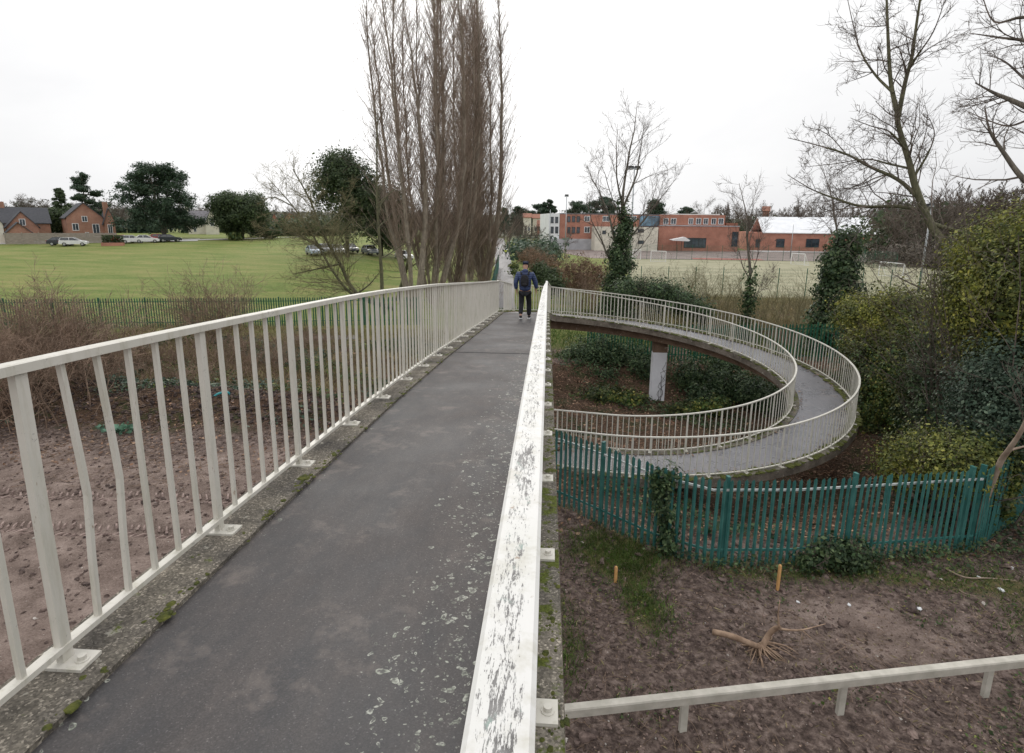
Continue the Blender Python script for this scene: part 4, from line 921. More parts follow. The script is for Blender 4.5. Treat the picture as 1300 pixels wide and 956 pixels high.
# behind the ramp rail
bush('laurel_hedge', 'dark green laurel bank behind the high rail of the spiral ramp', [blob(800, 372, 36, 1.3, .9), blob(835, 374, 36, 1.4, .9), blob(865, 384, 35, 1.1, .7), blob(890, 396, 34, .8, .5)], M_IVY, 800, .12, 413, tw=20)
bush('path_hedge', 'brown beech hedge running down the right side of the tarmac path', [blob(720, 352, 52, 1.9, 1.6), blob(740, 350, 50, 1.9, 1.6), blob(705, 348, 58, 1.9, 1.6), blob(755, 352, 48, 1.6, 1.5), blob(690, 338, 68, 1.8, 1.6), blob(680, 332, 78, 1.8, 1.5), blob(672, 326, 92, 1.9, 1.5)], M_BEECH, 900, .14, 414, tw=60, twig=M_TWIGB)
bush('box_bush', 'dark green bush at the bend of the path behind the walker', [blob(694, 352, 46, 1.0, .9), blob(702, 362, 44, .9, .8), blob(686, 345, 50, .8, .8)], M_DARK, 260, .15, 415)
bush('verge_plant', 'pale grassy weeds at the right edge of the tarmac path', [blob(655, 345, 75, .9, .35), blob(652, 338, 88, .9, .35)], M_HOLLY, 60, .2, 416)
# left of the bridge
def twiggy(name, label, spots, seed, twig, H, n, spread=.6, lev=2, kids=(7, 5), r=.018, group=None, rmin=.0045, leafm=None):
    b0 = base_of(*np.mean([s_[:2] for s_ in spots], axis=0)); root = thing(name, label, 'shrub', b0, 0, group); W = Wood(seed); rg = W.rng
    for i in range(n):
        s_ = spots[rg.randrange(len(spots))]; q = np.array([s_[0]+rg.gauss(0, s_[2]), s_[1]+rg.gauss(0, s_[2]), 0]); q[2] = hz(q[0], q[1])-.05
        W.grow(q, (rg.gauss(0, spread), rg.gauss(0, spread), 1), H*rg.uniform(.6, 1.15), r, lev, .0, .14, kids, (20, 55), .5, .2, rmin, .6, 6)
    W.build(root, M_BARK, twig, b0, 9, cname='branches'); return root
def gp(px, py): p = G(px, py); return p
p = P(30, 430, 27); twiggy('bramble_thicket', 'large brown bare thicket rising at the far left edge', [(p[0], p[1], 1.3), (P(-20, 420, 25)[0], P(-20, 420, 25)[1], 1.3), (P(62, 430, 29)[0], P(62, 430, 29)[1], .9)], 501, M_TWIGB, 3.5, 170, .36, kids=(9, 6), rmin=.006)
p = P(268, 405, 36); twiggy('hazel_shrub', 'fan-shaped bare shrub standing before the green fence on the left', [(p[0], p[1], .55)], 502, M_TWIGB, 4.0, 55, .36, kids=(9, 5), rmin=.006)
p = P(165, 415, 32); twiggy('dogwood_shrub', 'sparse bare shrub between the left thicket and the fan-shaped shrub', [(p[0], p[1], 1.4), (P(120, 420, 31)[0], P(120, 420, 31)[1], 1.0)], 503, M_TWIGB, 2.5, 60, .35)
sp_ = [(*P(x, y, D)[:2], .9) for x, y, D in ((90, 430, 28), (200, 430, 31), (300, 425, 32), (390, 420, 33), (340, 430, 29), (240, 440, 27))]
o_ = twiggy('dry_weeds', 'brown dead weeds and brambles along the foot of the left fence', sp_, 504, M_TWIGB, 1.1, 520, .6, kids=(6, 5), r=.009, rmin=.005)
sp_ = [(*P(x, 400, D)[:2], 1.2) for x, D in ((815, 44), (850, 42), (885, 40), (920, 42), (960, 40), (995, 38), (1030, 40), (870, 48), (910, 48))]
for i, (x, D) in enumerate(((828, 46), (858, 44), (886, 43), (915, 42), (938, 44), (968, 41), (990, 43), (1012, 40), (1032, 44), (872, 50), (902, 49))):
    p = P(x, 390, D); twiggy('sapling_clump', 'clump of thin olive bare saplings behind the ramp rail in front of the pitch', [(p[0], p[1], .55)], 520+i, M_TWIGG, 3.5+.5*math.sin(i*2.1), 13, .18, kids=(6, 5), r=.022, rmin=.006, group='bare saplings along the pitch')
p = P(1165, 420, 30); twiggy('thorn_shrub', 'bare thorny scrub between the yellowish bush and the leaning tree', [(p[0], p[1], 1.0), (P(1195, 420, 28)[0], P(1195, 420, 28)[1], .9)], 540, M_TWIG, 4.2, 46, .3)
p = P(760, 380, 45); twiggy('briar_shrub', 'tangle of bare briar stems at the foot of the ivy-clad tree', [(p[0], p[1], .9), (P(735, 380, 46)[0], P(735, 380, 46)[1], .9)], 541, M_TWIGB, 3.0, 50, .35)
p = P(590, 362, 50); twiggy('sucker_shrub', 'thicket of reddish suckers round the foot of the poplars', [(p[0], p[1], .8), (P(555, 365, 47)[0], P(555, 365, 47)[1], .8), (P(620, 360, 52)[0], P(620, 360, 52)[1], .5)], 542, M_TWIGB, 2.4, 80, .25, r=.012)

# ------------------------------------------------------------------ ground cover (nobody could count it)
def scatter(n, box, keep, seed):
    rng = np.random.default_rng(seed); x = rng.uniform(box[0], box[1], n); y = rng.uniform(box[2], box[3], n); k = rng.random(n) < keep(x, y); return x[k], y[k], rng
def nz(x, y, s): return .5+.25*(np.sin(x*1.7*s+2.1*np.sin(y*.9*s))+np.sin(y*1.9*s+1.3*np.sin(x*1.1*s+2)))
M_DEADL = leaf_mat('fallen_leaves', (.06, .036, .024), (.17, .095, .058), (.31, .21, .14), rough=.8, trans=0)
M_SOILL = leaf_mat('rotting_leaves', (.045, .032, .024), (.13, .088, .064), (.28, .21, .17), rough=.85, trans=0)
zone = lambda A: (lambda x, y: A[np.clip(np.searchsorted(ys, y)-1, 0, ny-1), np.clip(np.searchsorted(xs, x)-1, 0, nx-1)])
zl, zg = zone(litter), zone(grass)
def cover(name, mat, n, box, keep, size, seed, lift=.02, tilt=.35, aspect=.65, height_=0.0):
    x, y, rng = scatter(n, box, keep, seed); z = ground_z(x, y)+lift+rng.random(len(x))*height_; m = MB(); m.leaves(np.stack([x, y, z], 1), size, aspect, np.array([0, 0, 1.]), tilt, rng); o = m.build(name, mat); tag(o, kind='stuff'); return o
cover('fallen_leaves', M_DEADL, 90000, (-3, 17, 9.5, 31), lambda x, y: np.where(np.hypot(x-4.6, y-20.8) < 9.2, .85, .4)*(.35+.65*nz(x, y, 1.0))*(y > 11.3+.05*x), .075, 601)
cover('woodland_litter', M_DEADL, 40000, (9, 24, 12, 34), lambda x, y: .6*nz(x, y, .8), .085, 602)
cover('cutting_litter', M_DEADL, 60000, (-26, -2, 13.5, 34), lambda x, y: np.clip((y-13.5)/4, 0, 1)*(.15+.6*nz(x, y, .7)), .08, 603)
mm = MB(); rngk = np.random.default_rng(77); pts_ = []
for i in range(900):
    ln = (INNER, OUTER)[i % 2]; c = offs(ln[[j_ for j_ in (min(len(ln)-2, 240+int(rngk.random()*300)),)][0]-1:][:3], (-.26 if i % 2 == 0 else .26)+rngk.normal(0, .10))[1]; pts_.append((c[0], c[1], c[2]-RAIL_H+.004))
mm.leaves(np.array(pts_), .06, .65, np.array([0, 0, 1.]), .15, rngk); tag(mm.build('ramp_leaves', M_DEADL), kind='stuff')
cover('soil_leaves', M_SOILL, 14000, (.2, 12, 5.5, 11.3), lambda x, y: .1+.75*nz(x, y, 1.2), .034, 604, .012, .45)
cover('ground_ivy', M_IVY, 60000, (-3, 17, 12, 31), lambda x, y: sm(.58, .75, nz(x+3, y+1, .55)), .085, 605, .05, .5, .75, .12)
cover('cutting_ivy', M_BLUEG, 60000, (-24, -2.2, 17, 34), lambda x, y: sm(.55, .72, nz(x, y+2, .45))*np.clip((y-16)/4, 0, 1), .10, 606, .06, .5, .75, .2)
cover('cutting_brambles', M_HOLLY, 46000, (-24, -2.2, 19, 34), lambda x, y: sm(.60, .76, nz(x+5, y-1, .6)), .09, 607, .08, .6, .7, .3)
fx = np.array([p[0] for p in near_pts]); fy = np.array([p[1] for p in near_pts])
cover('fence_foot_brambles', M_HOLLY, 9000, (3.5, 12.5, 9.6, 12.5), lambda x, y: np.exp(-((y-np.interp(x, fx, fy)+.45)/.4)**2)*nz(x, y, 1.3)*np.clip((x-4.5)/3, .1, 1), .055, 609, .02, .6, .7, .18)
cover('fence_foot_ivy', M_IVY, 40000, (-.8, 12, 9.8, 13.6), lambda x, y: np.exp(-((y-np.interp(x, fx, fy)+.12)/.22)**2)*(.25+.75*nz(x, y, 1.5))*np.clip((x-2.0)/1.0, .05, 1), .06, 608, .03, .5, .8, .30)
def tufts(name, n, box, keep, seed, H=.16, mat=None, wd=.006, lean=.5):
    x, y, rng = scatter(n, box, keep, seed); k = len(x); z = ground_z(x, y)-.01; a = rng.uniform(0, 2*PI, k); L = H*rng.uniform(.4, 1.3, k); d = np.stack([rng.normal(0, lean, k), rng.normal(0, lean, k), np.ones(k)], 1); d /= np.linalg.norm(d, axis=1)[:, None]; s_ = np.stack([np.cos(a), np.sin(a), 0*a], 1)*wd*rng.uniform(.6, 1.5, (k, 1)); p = np.stack([x, y, z], 1); md = p+d*L[:, None]*.55; e = md+(d+np.stack([rng.normal(0, .5, k), rng.normal(0, .5, k), -.3*np.ones(k)], 1))*L[:, None]*.5
    V = np.stack([p-s_, p+s_, md+s_*.8, md-s_*.8, e], 1).reshape(-1, 3); i = np.arange(k)*5; m = MB(); m.add(V, np.stack([i, i+1, i+2, i+3], 1)); m.f.setdefault(3, []).append(np.stack([i+3, i+2, i+4], 1)); o = m.build(name, mat or M_GRASSB); tag(o, kind='stuff'); return o
tufts('rough_grass', 60000, (.15, 12, 5.5, 13.2), lambda x, y: np.clip(zg(x, y)*1.5-.1, 0, 1)*(.3+.7*nz(x, y, 2.2)), 611, .15)
tufts('lush_grass', 30000, (.2, 3.6, 7.0, 12.9), lambda x, y: np.clip(zg(x, y)*1.6-.15, 0, 1)*(.3+.7*nz(x, y, 2.2)), 615, .17, leaf_mat('lush_grass_blades', (.035, .065, .012), (.07, .115, .022), (.14, .16, .05)))
M_DRYG = leaf_mat('dry_grass', (.14, .115, .05), (.22, .185, .09), (.30, .26, .15), rough=.8)
tufts('dry_grass', 50000, (-26, -2, 22, 36), lambda x, y: .25+.6*nz(x, y, .5), 612, .40, M_DRYG, .011, .4)
tufts('verge_grass', 60000, (6, 50, 38, 57), lambda x, y: .3+.6*nz(x, y, .5), 616, .6, M_DRYG, .012, .35)
tufts('bank_grass', 40000, (-4, 14, 29, 46), lambda x, y: .3+.6*nz(x, y, .6), 613, .30, M_GRASSB, .012, .4)
tufts('fence_foot_grass', 9000, (-.8, 10, 10.2, 13.4), lambda x, y: np.exp(-((y-np.interp(x, fx, fy)+.05)/.2)**2)*.9, 614, .24, M_DRYG, .006, .4)
M_CLOD = noisy('soil_clods', (.06, .042, .037), (.19, .14, .12), 9, .95, .4, .01, island=.35, world=True)
def clods(name, n, box, keep, seed, size, mat):
    x, y, rng = scatter(n, box, keep, seed); m = MB(); t = MB(); t.ball((0, 0, 0), 1, 6, 4); V0 = t.v[0]; k = len(x); s_ = size*np.minimum(np.exp(rng.normal(0, .5, k)), 2.2); z = ground_z(x, y)
    Vr = V0[None]*(1+rng.normal(0, .3, (k, len(V0), 1)))*s_[:, None, None]*np.array([1, 1, .65])*rng.uniform(.7, 1.3, (k, 1, 3))+np.stack([x, y, z+s_*.15], 1)[:, None]
    m.v.append(Vr.reshape(-1, 3)); m.n = k*len(V0); off_ = (np.arange(k)*len(V0))
    for kk, L in t.f.items(): F = np.concatenate(L); m.f[kk] = [(F[None]+off_[:, None, None]).reshape(-1, kk)]
    o = m.build(name, mat); tag(o, kind='stuff'); return o
clods('soil_clods', 9000, (.2, 13, 5, 11.6), lambda x, y: .2+.7*nz(x, y, .9), 621, .022, M_CLOD)
clods('mud_clods', 14000, (-18, -2.2, 5, 19), lambda x, y: .1+.7*nz(x, y, .8)*np.clip((y-4)/10, .3, 1), 622, .028, M_CLOD)
clods('spoil_lumps', 9000, (-22, -7, 17.5, 22.5), lambda x, y: np.exp(-((y-19.6-(x+14)*-.12)/1.6)**2), 623, .038, noisy('dark_spoil', (.028, .02, .018), (.085, .06, .052), 9, .95, .4, .01, island=.3, world=True))
clods('pale_stones', 900, (-16, 13, 5, 18), lambda x, y: .4+0*x, 624, .016, noisy('pale_stones', (.3, .27, .24), (.5, .46, .42), 9, .9, 0, island=.3))
# moss cushions on the kerbs
rngm = np.random.default_rng(8); m = MB(); tt = MB(); tt.ball((0, 0, 0), 1, 7, 4); V0 = tt.v[0]; cnt = 0
def moss(line, off_, n, lo, hi, size):
    L = offs(line, off_); 
    for i in range(n):
        c = L[rngm.integers(lo, min(hi, len(L)))]; 
        for j in range(rngm.integers(1, 12)):
            s_ = size*math.exp(rngm.normal(0, .5)); q = np.array([c[0]+rngm.normal(0, .022), c[1]+rngm.normal(0, .03), c[2]-RAIL_H]); m.add(V0*s_*np.array([1, 1.25, .30])*rngm.uniform(.8, 1.25, (len(V0), 1))+q, np.concatenate(tt.f[4])); m.f.setdefault(3, []).append(np.concatenate(tt.f[3])+m.n-len(V0))
moss(INNER, .085, 240, 36, 236, .006); moss(INNER, -.16, 30, 36, 236, .007); moss(OUTER, -.08, 60, 40, 240, .009); moss(OUTER, .165, 130, 40, 240, .007); moss(OUTER, .13, 300, 240, 560, .03); moss(INNER, .06, 200, 240, 440, .03); moss(OUTER, -.09, 260, 240, 560, .03)
mo = m.build('moss', noisy('moss', (.030, .038, .008), (.10, .105, .022), 30, .95, .6, .01, bscale=120, world=True)); tag(mo, kind='stuff')

m = MB(); rngt = np.random.default_rng(12)
for yc in (12.85, 11.25):
    for side in (-.18, .18):
        x = -24.0
        while x < -2.6:
            x += .17*rngt.uniform(.85, 1.15)
            if nz(np.array(x), np.array(yc*3+side), .8) < .30: continue
            cy = yc+.03*(x+10)+side+rngt.normal(0, .03); a = .5 if side > 0 else -.5; L = rngt.uniform(.18, .34); hh = rngt.uniform(.015, .045); z = float(ground_z(x, cy)); m.box((x, cy, z+hh*.3), (.06, L, hh*1.6), a+rngt.normal(0, .12), taper=.6)
tag(m.build('track_ridges', noisy('pressed_mud', (.16, .115, .10), (.34, .26, .23), 7, .95, .5, .02, world=True)), kind='stuff')

def sticks(name, n, box, keep, seed, L, r, mat):
    x, y, rng = scatter(n, box, keep, seed); k = len(x); a = rng.uniform(0, 2*PI, k); l_ = L*np.exp(rng.normal(0, .5, k))*.5; z = ground_z(x, y)+.015; d = np.stack([np.cos(a)*l_, np.sin(a)*l_, rng.normal(0, .12, k)*l_], 1); p = np.stack([x, y, z], 1); q = p+rng.normal(0, .12, (k, 3))*l_[:, None]*np.array([1, 1, .2]); m = MB(); m.segs(p-d, q, r, r*.8, 4); m.segs(q, p+d, r*.8, r*.4, 4); o = m.build(name, mat); tag(o, kind='stuff')
sticks('twig_litter', 2600, (.2, 13, 5, 11.8), lambda x, y: .2+.8*nz(x+1, y, .8), 631, .26, .004, M_TWIGB)
sticks('cutting_twigs', 3500, (-20, -2.2, 13, 26), lambda x, y: .3+.7*nz(x+1, y, .7), 632, .5, .007, M_TWIGB)
sticks('ramp_twigs', 2500, (-1, 12, 13, 27), lambda x, y: .3+.7*nz(x+1, y, .7), 633, .4, .006, M_TWIGB)
clods('big_clods', 420, (.2, 13, 5, 11.6), lambda x, y: nz(x, y+3, .8)**2, 625, .05, M_CLOD)

cover('soil_weeds', M_HOLLY, 16000, (.2, 12, 5.5, 11.2), lambda x, y: sm(.66, .85, nz(x*1.3+2, y*1.3, 1.1))*.8, .04, 641, .02, .6, .7, .05)
cover('soil_straw', M_DRYG, 5000, (.2, 12, 5.5, 11.4), lambda x, y: .1+.6*nz(x+7, y, .9), .09, 642, .015, .25, .12)
# ------------------------------------------------------------------ buildings
def brick(name, c1, c2, mortar, sx=4.4, sy=13.0):
    m, nt, b = new_mat(name); h = NT(nt); tc = h.n('ShaderNodeTexCoord'); s = h.n('ShaderNodeSeparateXYZ'); h.l(tc.outputs['Object'], s.inputs[0])
    cb = h.n('ShaderNodeCombineXYZ'); h.l(h.math('ADD', s.outputs[0], s.outputs[1]), cb.inputs[0]); h.l(s.outputs[2], cb.inputs[1])
    bt = h.n('ShaderNodeTexBrick'); bt.inputs['Scale'].default_value = 1; bt.inputs['Brick Width'].default_value = .23; bt.inputs['Row Height'].default_value = .075; bt.inputs['Mortar Size'].default_value = .008
    bt.inputs['Color1'].default_value = (*c1, 1); bt.inputs['Color2'].default_value = (*c2, 1); bt.inputs['Mortar'].default_value = (*mortar, 1); h.l(cb.outputs[0], bt.inputs['Vector'])
    n = h.noise(tc.outputs['Object'], .5, 5); c = h.mix(1.0, bt.outputs[0], h.ramp(n, [(.3, .78), (.7, 1.15)]), 'MULTIPLY'); h.l(c, b.inputs['Base Color']); b.inputs['Roughness'].default_value = .9; b.inputs['Specular IOR Level'].default_value = .15; return m
M_BRICK = brick('orange_brick', (.40, .20, .135), (.34, .155, .105), (.33, .27, .22)); M_BRICK2 = brick('red_brick', (.44, .19, .135), (.39, .155, .11), (.40, .28, .22))
M_TILE = noisy('dark_roof_tiles', (.05, .052, .058), (.09, .09, .098), 3, .85, .3, .02, aniso=(1, 1, 6)); M_TILE2 = noisy('grey_roof_tiles', (.14, .13, .14), (.21, .20, .21), 3, .85, .3, .02); M_TILER = noisy('red_roof_tiles', (.22, .10, .07), (.32, .15, .10), 3, .85, .2, .02)
M_RENDER = noisy('cream_render', (.60, .57, .48), (.72, .68, .58), .8, .85, .05); M_WPANEL = noisy('white_cladding', (.68, .69, .71), (.78, .79, .80), .6, .6, .0); M_FRAME = noisy('white_frames', (.72, .72, .72), (.8, .8, .8), 2, .5, 0)
M_GREYP = noisy('grey_plinth', (.36, .36, .38), (.48, .48, .50), .7, .8, 0); M_DARKF = noisy('dark_frames', (.03, .032, .036), (.05, .05, .055), 2, .4, 0)
def glass(name, c, r=.08):
    m, nt, b = new_mat(name); h = NT(nt); n = h.noise(h.pos((.5, .5, .9)), .8, 3); h.l(h.ramp(n, [(.35, tuple(k*.6 for k in c)), (.65, tuple(k*1.5 for k in c))]), b.inputs['Base Color']); b.inputs['Roughness'].default_value = r; b.inputs['Specular IOR Level'].default_value = .9; return m
M_GLASS = glass('window_glass', (.05, .065, .08)); M_GLASSB = glass('blue_glass', (.10, .19, .27)); M_CARGL = glass('car_glass', (.02, .023, .027), .05)

def gable_house(label, D, x0, x1, z_eave, z_ridge, depth, mat, roofm, wins, seed, rz=None, chimney=None, front=True, name='brick_house', trim=None, group=None, zb=None, ridge_along=False, lead=None):
    """front wall spans image columns x0..x1 at distance D, facing the bridge; wins = (u0,u1,z0,z1) as fractions / metres above base"""
    a = P(x0, 300, D); b_ = P(x1, 300, D); a2, b2 = np.array(a[:2]), np.array(b_[:2])
    if rz: mid = (a2+b2)/2; c_, s_ = math.cos(rz), math.sin(rz); Rm = np.array([[c_, -s_], [s_, c_]]); a2 = mid+Rm@(a2-mid); b2 = mid+Rm@(b2-mid)
    L = np.hypot(*(b2-a2)); t = (b2-a2)/L; zb = min(hz(*a2), hz(*b2)) if zb is None else zb; root = thing(name, label, 'house', (*a2, zb), math.atan2(t[1], t[0]), group)
    ze, zr = z_eave-zb, z_ridge-zb; d = depth; m = MB(); E = .28; th = .16
    if not ridge_along:   # gable faces the bridge
        m.prism([(0, -.3), (L, -.3), (L, ze), (L/2, zr), (0, ze)], (1, 0, 0), (0, 0, 1), (0, d, 0)); r = MB(); k = (zr-ze)/(L/2)
        for s_ in (0, 1):
            q = [(-E, ze-E*k), (L/2, zr), (L/2, zr+th), (-E, ze-E*k+th)]
            if s_: q = [(L-p[0], p[1]) for p in q]
            r.prism([(p[0], p[1]+.01) for p in q], (1, 0, 0), (0, 0, 1), (0, d+2*E, 0), (0, -E, 0))
    else:
        m.prism([(0, -.3), (d, -.3), (d, ze), (d/2, zr), (0, ze)], (0, 1, 0), (0, 0, 1), (L, 0, 0)); r = MB(); k = (zr-ze)/(d/2)
        for s_ in (0, 1):
            q = [(-E, ze-E*k), (d/2, zr), (d/2, zr+th), (-E, ze-E*k+th)]
            if s_: q = [(d-p[0], p[1]) for p in q]
            r.prism([(p[0], p[1]+.01) for p in q], (0, 1, 0), (0, 0, 1), (L+2*E, 0, 0), (-E, 0, 0))
    m.build('wall', mat, root); ro = r.build('roof', roofm, root)
    for (u0, u1, z0, z1) in wins:
        c = ((u0+u1)/2*L, -.02, (z0+z1)/2); ww, hh = (u1-u0)*L, z1-z0; f = MB()
        for (dx, dz, sx, sz) in ((-ww/2, 0, .09, hh), (ww/2, 0, .09, hh), (0, -hh/2, ww+.09, .09), (0, hh/2, ww+.09, .09), (0, 0, .06, hh-.09)): f.box((c[0]+dx, c[1]-.01, c[2]+dz), (sx if sx != .09 or sz != hh else .09, .08, sz-(.09 if sz == hh else 0)))
        w_ = f.build('window', trim or M_FRAME, root); g = MB(); g.box((c[0], -.004, c[2]), (ww-.09, .03, hh-.09)); g.build('pane', M_GLASS, w_)
    if chimney:
        for (u, v, zt) in chimney:
            c = MB(); c.box((u*L, v*d, (zt-zb+ze*.4)/2+ze*.15), (.9, .7, zt-zb-ze*.4+ze*.1)); ch = c.build('chimney', mat, ro); p_ = MB()
            for q in (-.2, .2): p_.tube([(u*L+q, v*d, zt-zb), (u*L+q, v*d, zt-zb+.4)], .12, 8)
            p_.build('chimney_pot', M_TILER, ch)
    return root
zt = lambda x, y, D: float(P(x, y, D)[2])
gable_house('orange brick house with tall gable and four small windows behind the white estate car', 152, 87, 134, zt(87, 276, 152), zt(107, 258, 152), 11, M_BRICK, M_TILE, [(.14, .30, 1.9, 3.3), (.42, .56, 3.7, 4.8), (.68, .86, .6, 3.2), (.46, .55, .5, 1.5)], 1, .1)
gable_house('narrow orange brick wing with stepped gable on the right side of the middle house', 150.5, 134.5, 148, zt(134, 281, 150.5), zt(140, 265, 150.5), 7, M_BRICK, M_TILE, [(.3, .7, 1.2, 3.0)], 2, .1, chimney=[(.35, .2, zt(139, 261, 150.5))])
gable_house('long orange brick house under a dark roof behind the timber fence on the left', 158, 6, 66, zt(40, 283, 158), zt(40, 264, 158), 9, M_BRICK, M_TILE, [(.2, .3, 1.0, 2.2), (.6, .7, 1, 2.2)], 3, .05, chimney=[(.05, .5, zt(9, 260, 158))], ridge_along=True)
gable_house('orange brick cross gable projecting from the long dark-roofed house', 150, 10, 51, zt(20, 288, 150), zt(30, 269, 150), 7.8, M_BRICK, M_TILE, [(.42, .60, 3.2, 4.4)], 4, .05)
gable_house('low orange brick garage with dark roof in front of the long house', 143, 8, 42, zt(20, 296, 143), zt(24, 283, 143), 5, M_BRICK, M_TILE, [], 5, .05, name='brick_garage')
gable_house('pale rendered house cut off by the left edge of the picture', 146, -30, 6, zt(0, 284, 146), zt(-8, 264, 146), 9, M_RENDER, M_TILE, [(.5, .66, 1.5, 2.8)], 6, .05, name='rendered_house')
gable_house('stone cottage with grey tiled roof beyond the big pine', 178, 240, 273, zt(250, 281, 178), zt(250, 268, 178), 8, M_RENDER, M_TILE2, [(.2, .3, .6, 1.8)], 7, .0, name='stone_cottage', ridge_along=True, chimney=[(.0, .5, zt(241, 264, 178))])
gable_house('stone cottage gable with one dark window facing the grass', 175, 262, 279, zt(263, 283, 175), zt(270, 266, 175), 6, M_RENDER, M_TILE2, [(.38, .66, 2.2, 4.2)], 8, .0, name='stone_cottage')
gable_house('red brick house with two white-trimmed gables far beyond the grass, left of the pair', 215, 344, 356, zt(350, 284, 215), zt(350, 272, 215), 8, M_BRICK2, M_TILER, [(.25, .75, 2.4, 3.6), (.2, .8, .4, 1.6)], 9)
gable_house('red brick house with white-trimmed gable and conservatory far beyond the grass, right of the pair', 212, 358, 381, zt(360, 282, 212), zt(368, 271, 212), 8, M_BRICK2, M_TILER, [(.2, .42, 2.6, 3.8), (.55, .85, 2.4, 3.6), (.1, .8, .3, 1.9)], 10)
for i, (x0, x1, y1, y2, D, mt, lab) in enumerate([(664, 674, 276, 271, 230, M_RENDER, 'pale gabled house among trees left of the school'), (676, 688, 277, 272, 238, M_RENDER, 'white-walled house with red roof just left of the school'), (682, 697, 288, 280, 205, M_BRICK2, 'red-roofed brick house close to the white end of the school'), (965, 974, 268, 262, 245, M_BRICK2, 'small red brick house above the sports hall roof')]):
    gable_house(lab, D, x0, x1, zt(x0, y1, D), zt(x0, y2, D), 8, mt, M_TILER, [(.2, .45, 1.2, 2.6), (.6, .85, 1.2, 2.6)], 20+i, ridge_along=True, name='distant_house', zb=zt(x0, 297, D))

class Facade:
    """vertical plane through ground points A,B; rectangles are measured on it"""
    def __init__(s, A, B, label, cat='school', name='school_building'):
        s.A = np.array(A[:2], float); s.t = np.array(B[:2], float)-s.A; s.L = np.hypot(*s.t); s.t /= s.L; s.n = np.array([-s.t[1], s.t[0]]); s.zb = min(hz(*A[:2]), hz(*B[:2]))
        s.root = thing(name, label, cat, (*s.A, s.zb), math.atan2(s.t[1], s.t[0]))
    def uz(s, x, y, off=0.0):
        v = ray(x, y); o = s.A-s.n*off; k = ((o-CAM[:2])@s.n)/(v[:2]@s.n); p = CAM+v*k; return (p[:2]-s.A)@s.t, p[2]-s.zb
    def block(s, x0, x1, ytop, d0, d1, mat, name, ybot=None, par=None):
        xm = (x0+x1)/2; u0, _ = s.uz(x0, ytop, -d0); u1, _ = s.uz(x1, ytop, -d0); _, z1 = s.uz(xm, ytop, -d0); z0 = -.3 if ybot is None else s.uz(xm, ybot, -d0)[1]
        m = MB(); m.box(((u0+u1)/2, (d0+d1)/2, (z0+z1)/2), (u1-u0, d1-d0, z1-z0)); return m.build(name, mat, par or s.root)
    def window(s, x0, x1, y0, y1, off, frame=None, gl=None, mull=1):
        u0, z1 = s.uz(x0, y0, off); u1, z0 = s.uz(x1, y1, off); w_, h_ = u1-u0, z1-z0; cu, cz = (u0+u1)/2, (z0+z1)/2; f = MB(); t = .12; yb = -off-.03
        f.box((u0, yb, cz), (t, .1, h_+t)); f.box((u1, yb, cz), (t, .1, h_+t)); f.box((cu, yb, z0), (w_-t, .1, t)); f.box((cu, yb, z1), (w_-t, .1, t))
        for k in range(mull): f.box((u0+w_*(k+1)/(mull+1), yb, cz), (.08, .09, h_-t))
        o = f.build('window', frame or M_FRAME, s.root); g = MB(); g.box((cu, -off-.004, cz), (w_-t, .05, h_-t)); g.build('pane', gl or M_GLASS, o); return o
F1 = Facade(P(697, 318, 157), P(872, 318, 168), 'three-storey red brick school with white end block, arched window rows and blue glazing')
F1.block(711, 872, 273, 0, 16, M_BRICK2, 'wall'); F1.block(697, 710.6, 271, -.3, 15, M_WPANEL, 'end_block'); F1.block(710.7, 872, 271.6, .2, 15.8, M_TILE2, 'roof', 272.9)
F1.block(700, 800, 303.5, -1.0, -.02, M_GREYP, 'plinth_wall'); F1.block(756, 836, 288, -5, -1.02, M_RENDER, 'cream_block'); F1.block(813, 838, 274, -.6, -.02, M_GLASSB, 'glazed_stair', 287.2)
for x in (699.5, 705.2):
    for y0, y1 in ((275.5, 283), (288, 296)): F1.window(x, x+3.0, y0, y1, .3, M_DARKF)
F1.window(698.6, 700.6, 300, 310, .3, M_DARKF, mull=0)
for x in (720.5, 726.5, 732.5):
    for y0, y1 in ((274.8, 281.8), (288.5, 296)): F1.window(x, x+3.2, y0, y1, .0, M_DARKF, mull=0)
for x, w_ in ((742, 6.5), (765.5, 8), (795, 5), (802, 5.5)):
    F1.window(x, x+w_, 274.5, 281, .0, M_FRAME)
F1.window(742, 748.5, 288, 295.5, 0, M_FRAME)
for x in (810, 793): 
    for y0, y1 in ((291, 295), (305.5, 309.5)): F1.window(x, x+7, y0, y1, 5.0, M_DARKF, mull=2)
for x in (765, 777): F1.window(x, x+4, 293, 297, 5.0, M_DARKF, mull=0)
F2 = Facade(P(837, 318, 162), P(939, 318, 168), 'red brick school wing with set-back top storey and wide glass entrance')
F2.block(837, 939, 287.4, 0, 16, M_BRICK2, 'wall'); F2.block(839, 921, 272.8, 1.2, 14, M_BRICK2, 'top_storey', 287.3); F2.block(838, 939.5, 286.2, -.15, 1.1, M_GREYP, 'parapet', 287.35); F2.block(850, 914, 271.6, 1.5, 13, M_FRAME, 'roof', 272.75); F2.block(922, 937, 283, 2, 12, M_TILER, 'low_roof', 287.2)
for x, w_ in ((842.5, 5.5), (852, 6), (874.5, 5), (884, 5.5), (893.5, 5), (903.5, 5), (912.5, 5.5)): F2.window(x, x+w_, 277.2, 284.6, -1.2, M_FRAME, None, 1)
F2.window(869, 895.5, 302.2, 314.5, 0, M_DARKF, M_GLASS, 5); F2.window(930, 935.5, 294.5, 313, 0, M_DARKF, M_GLASS, 0)
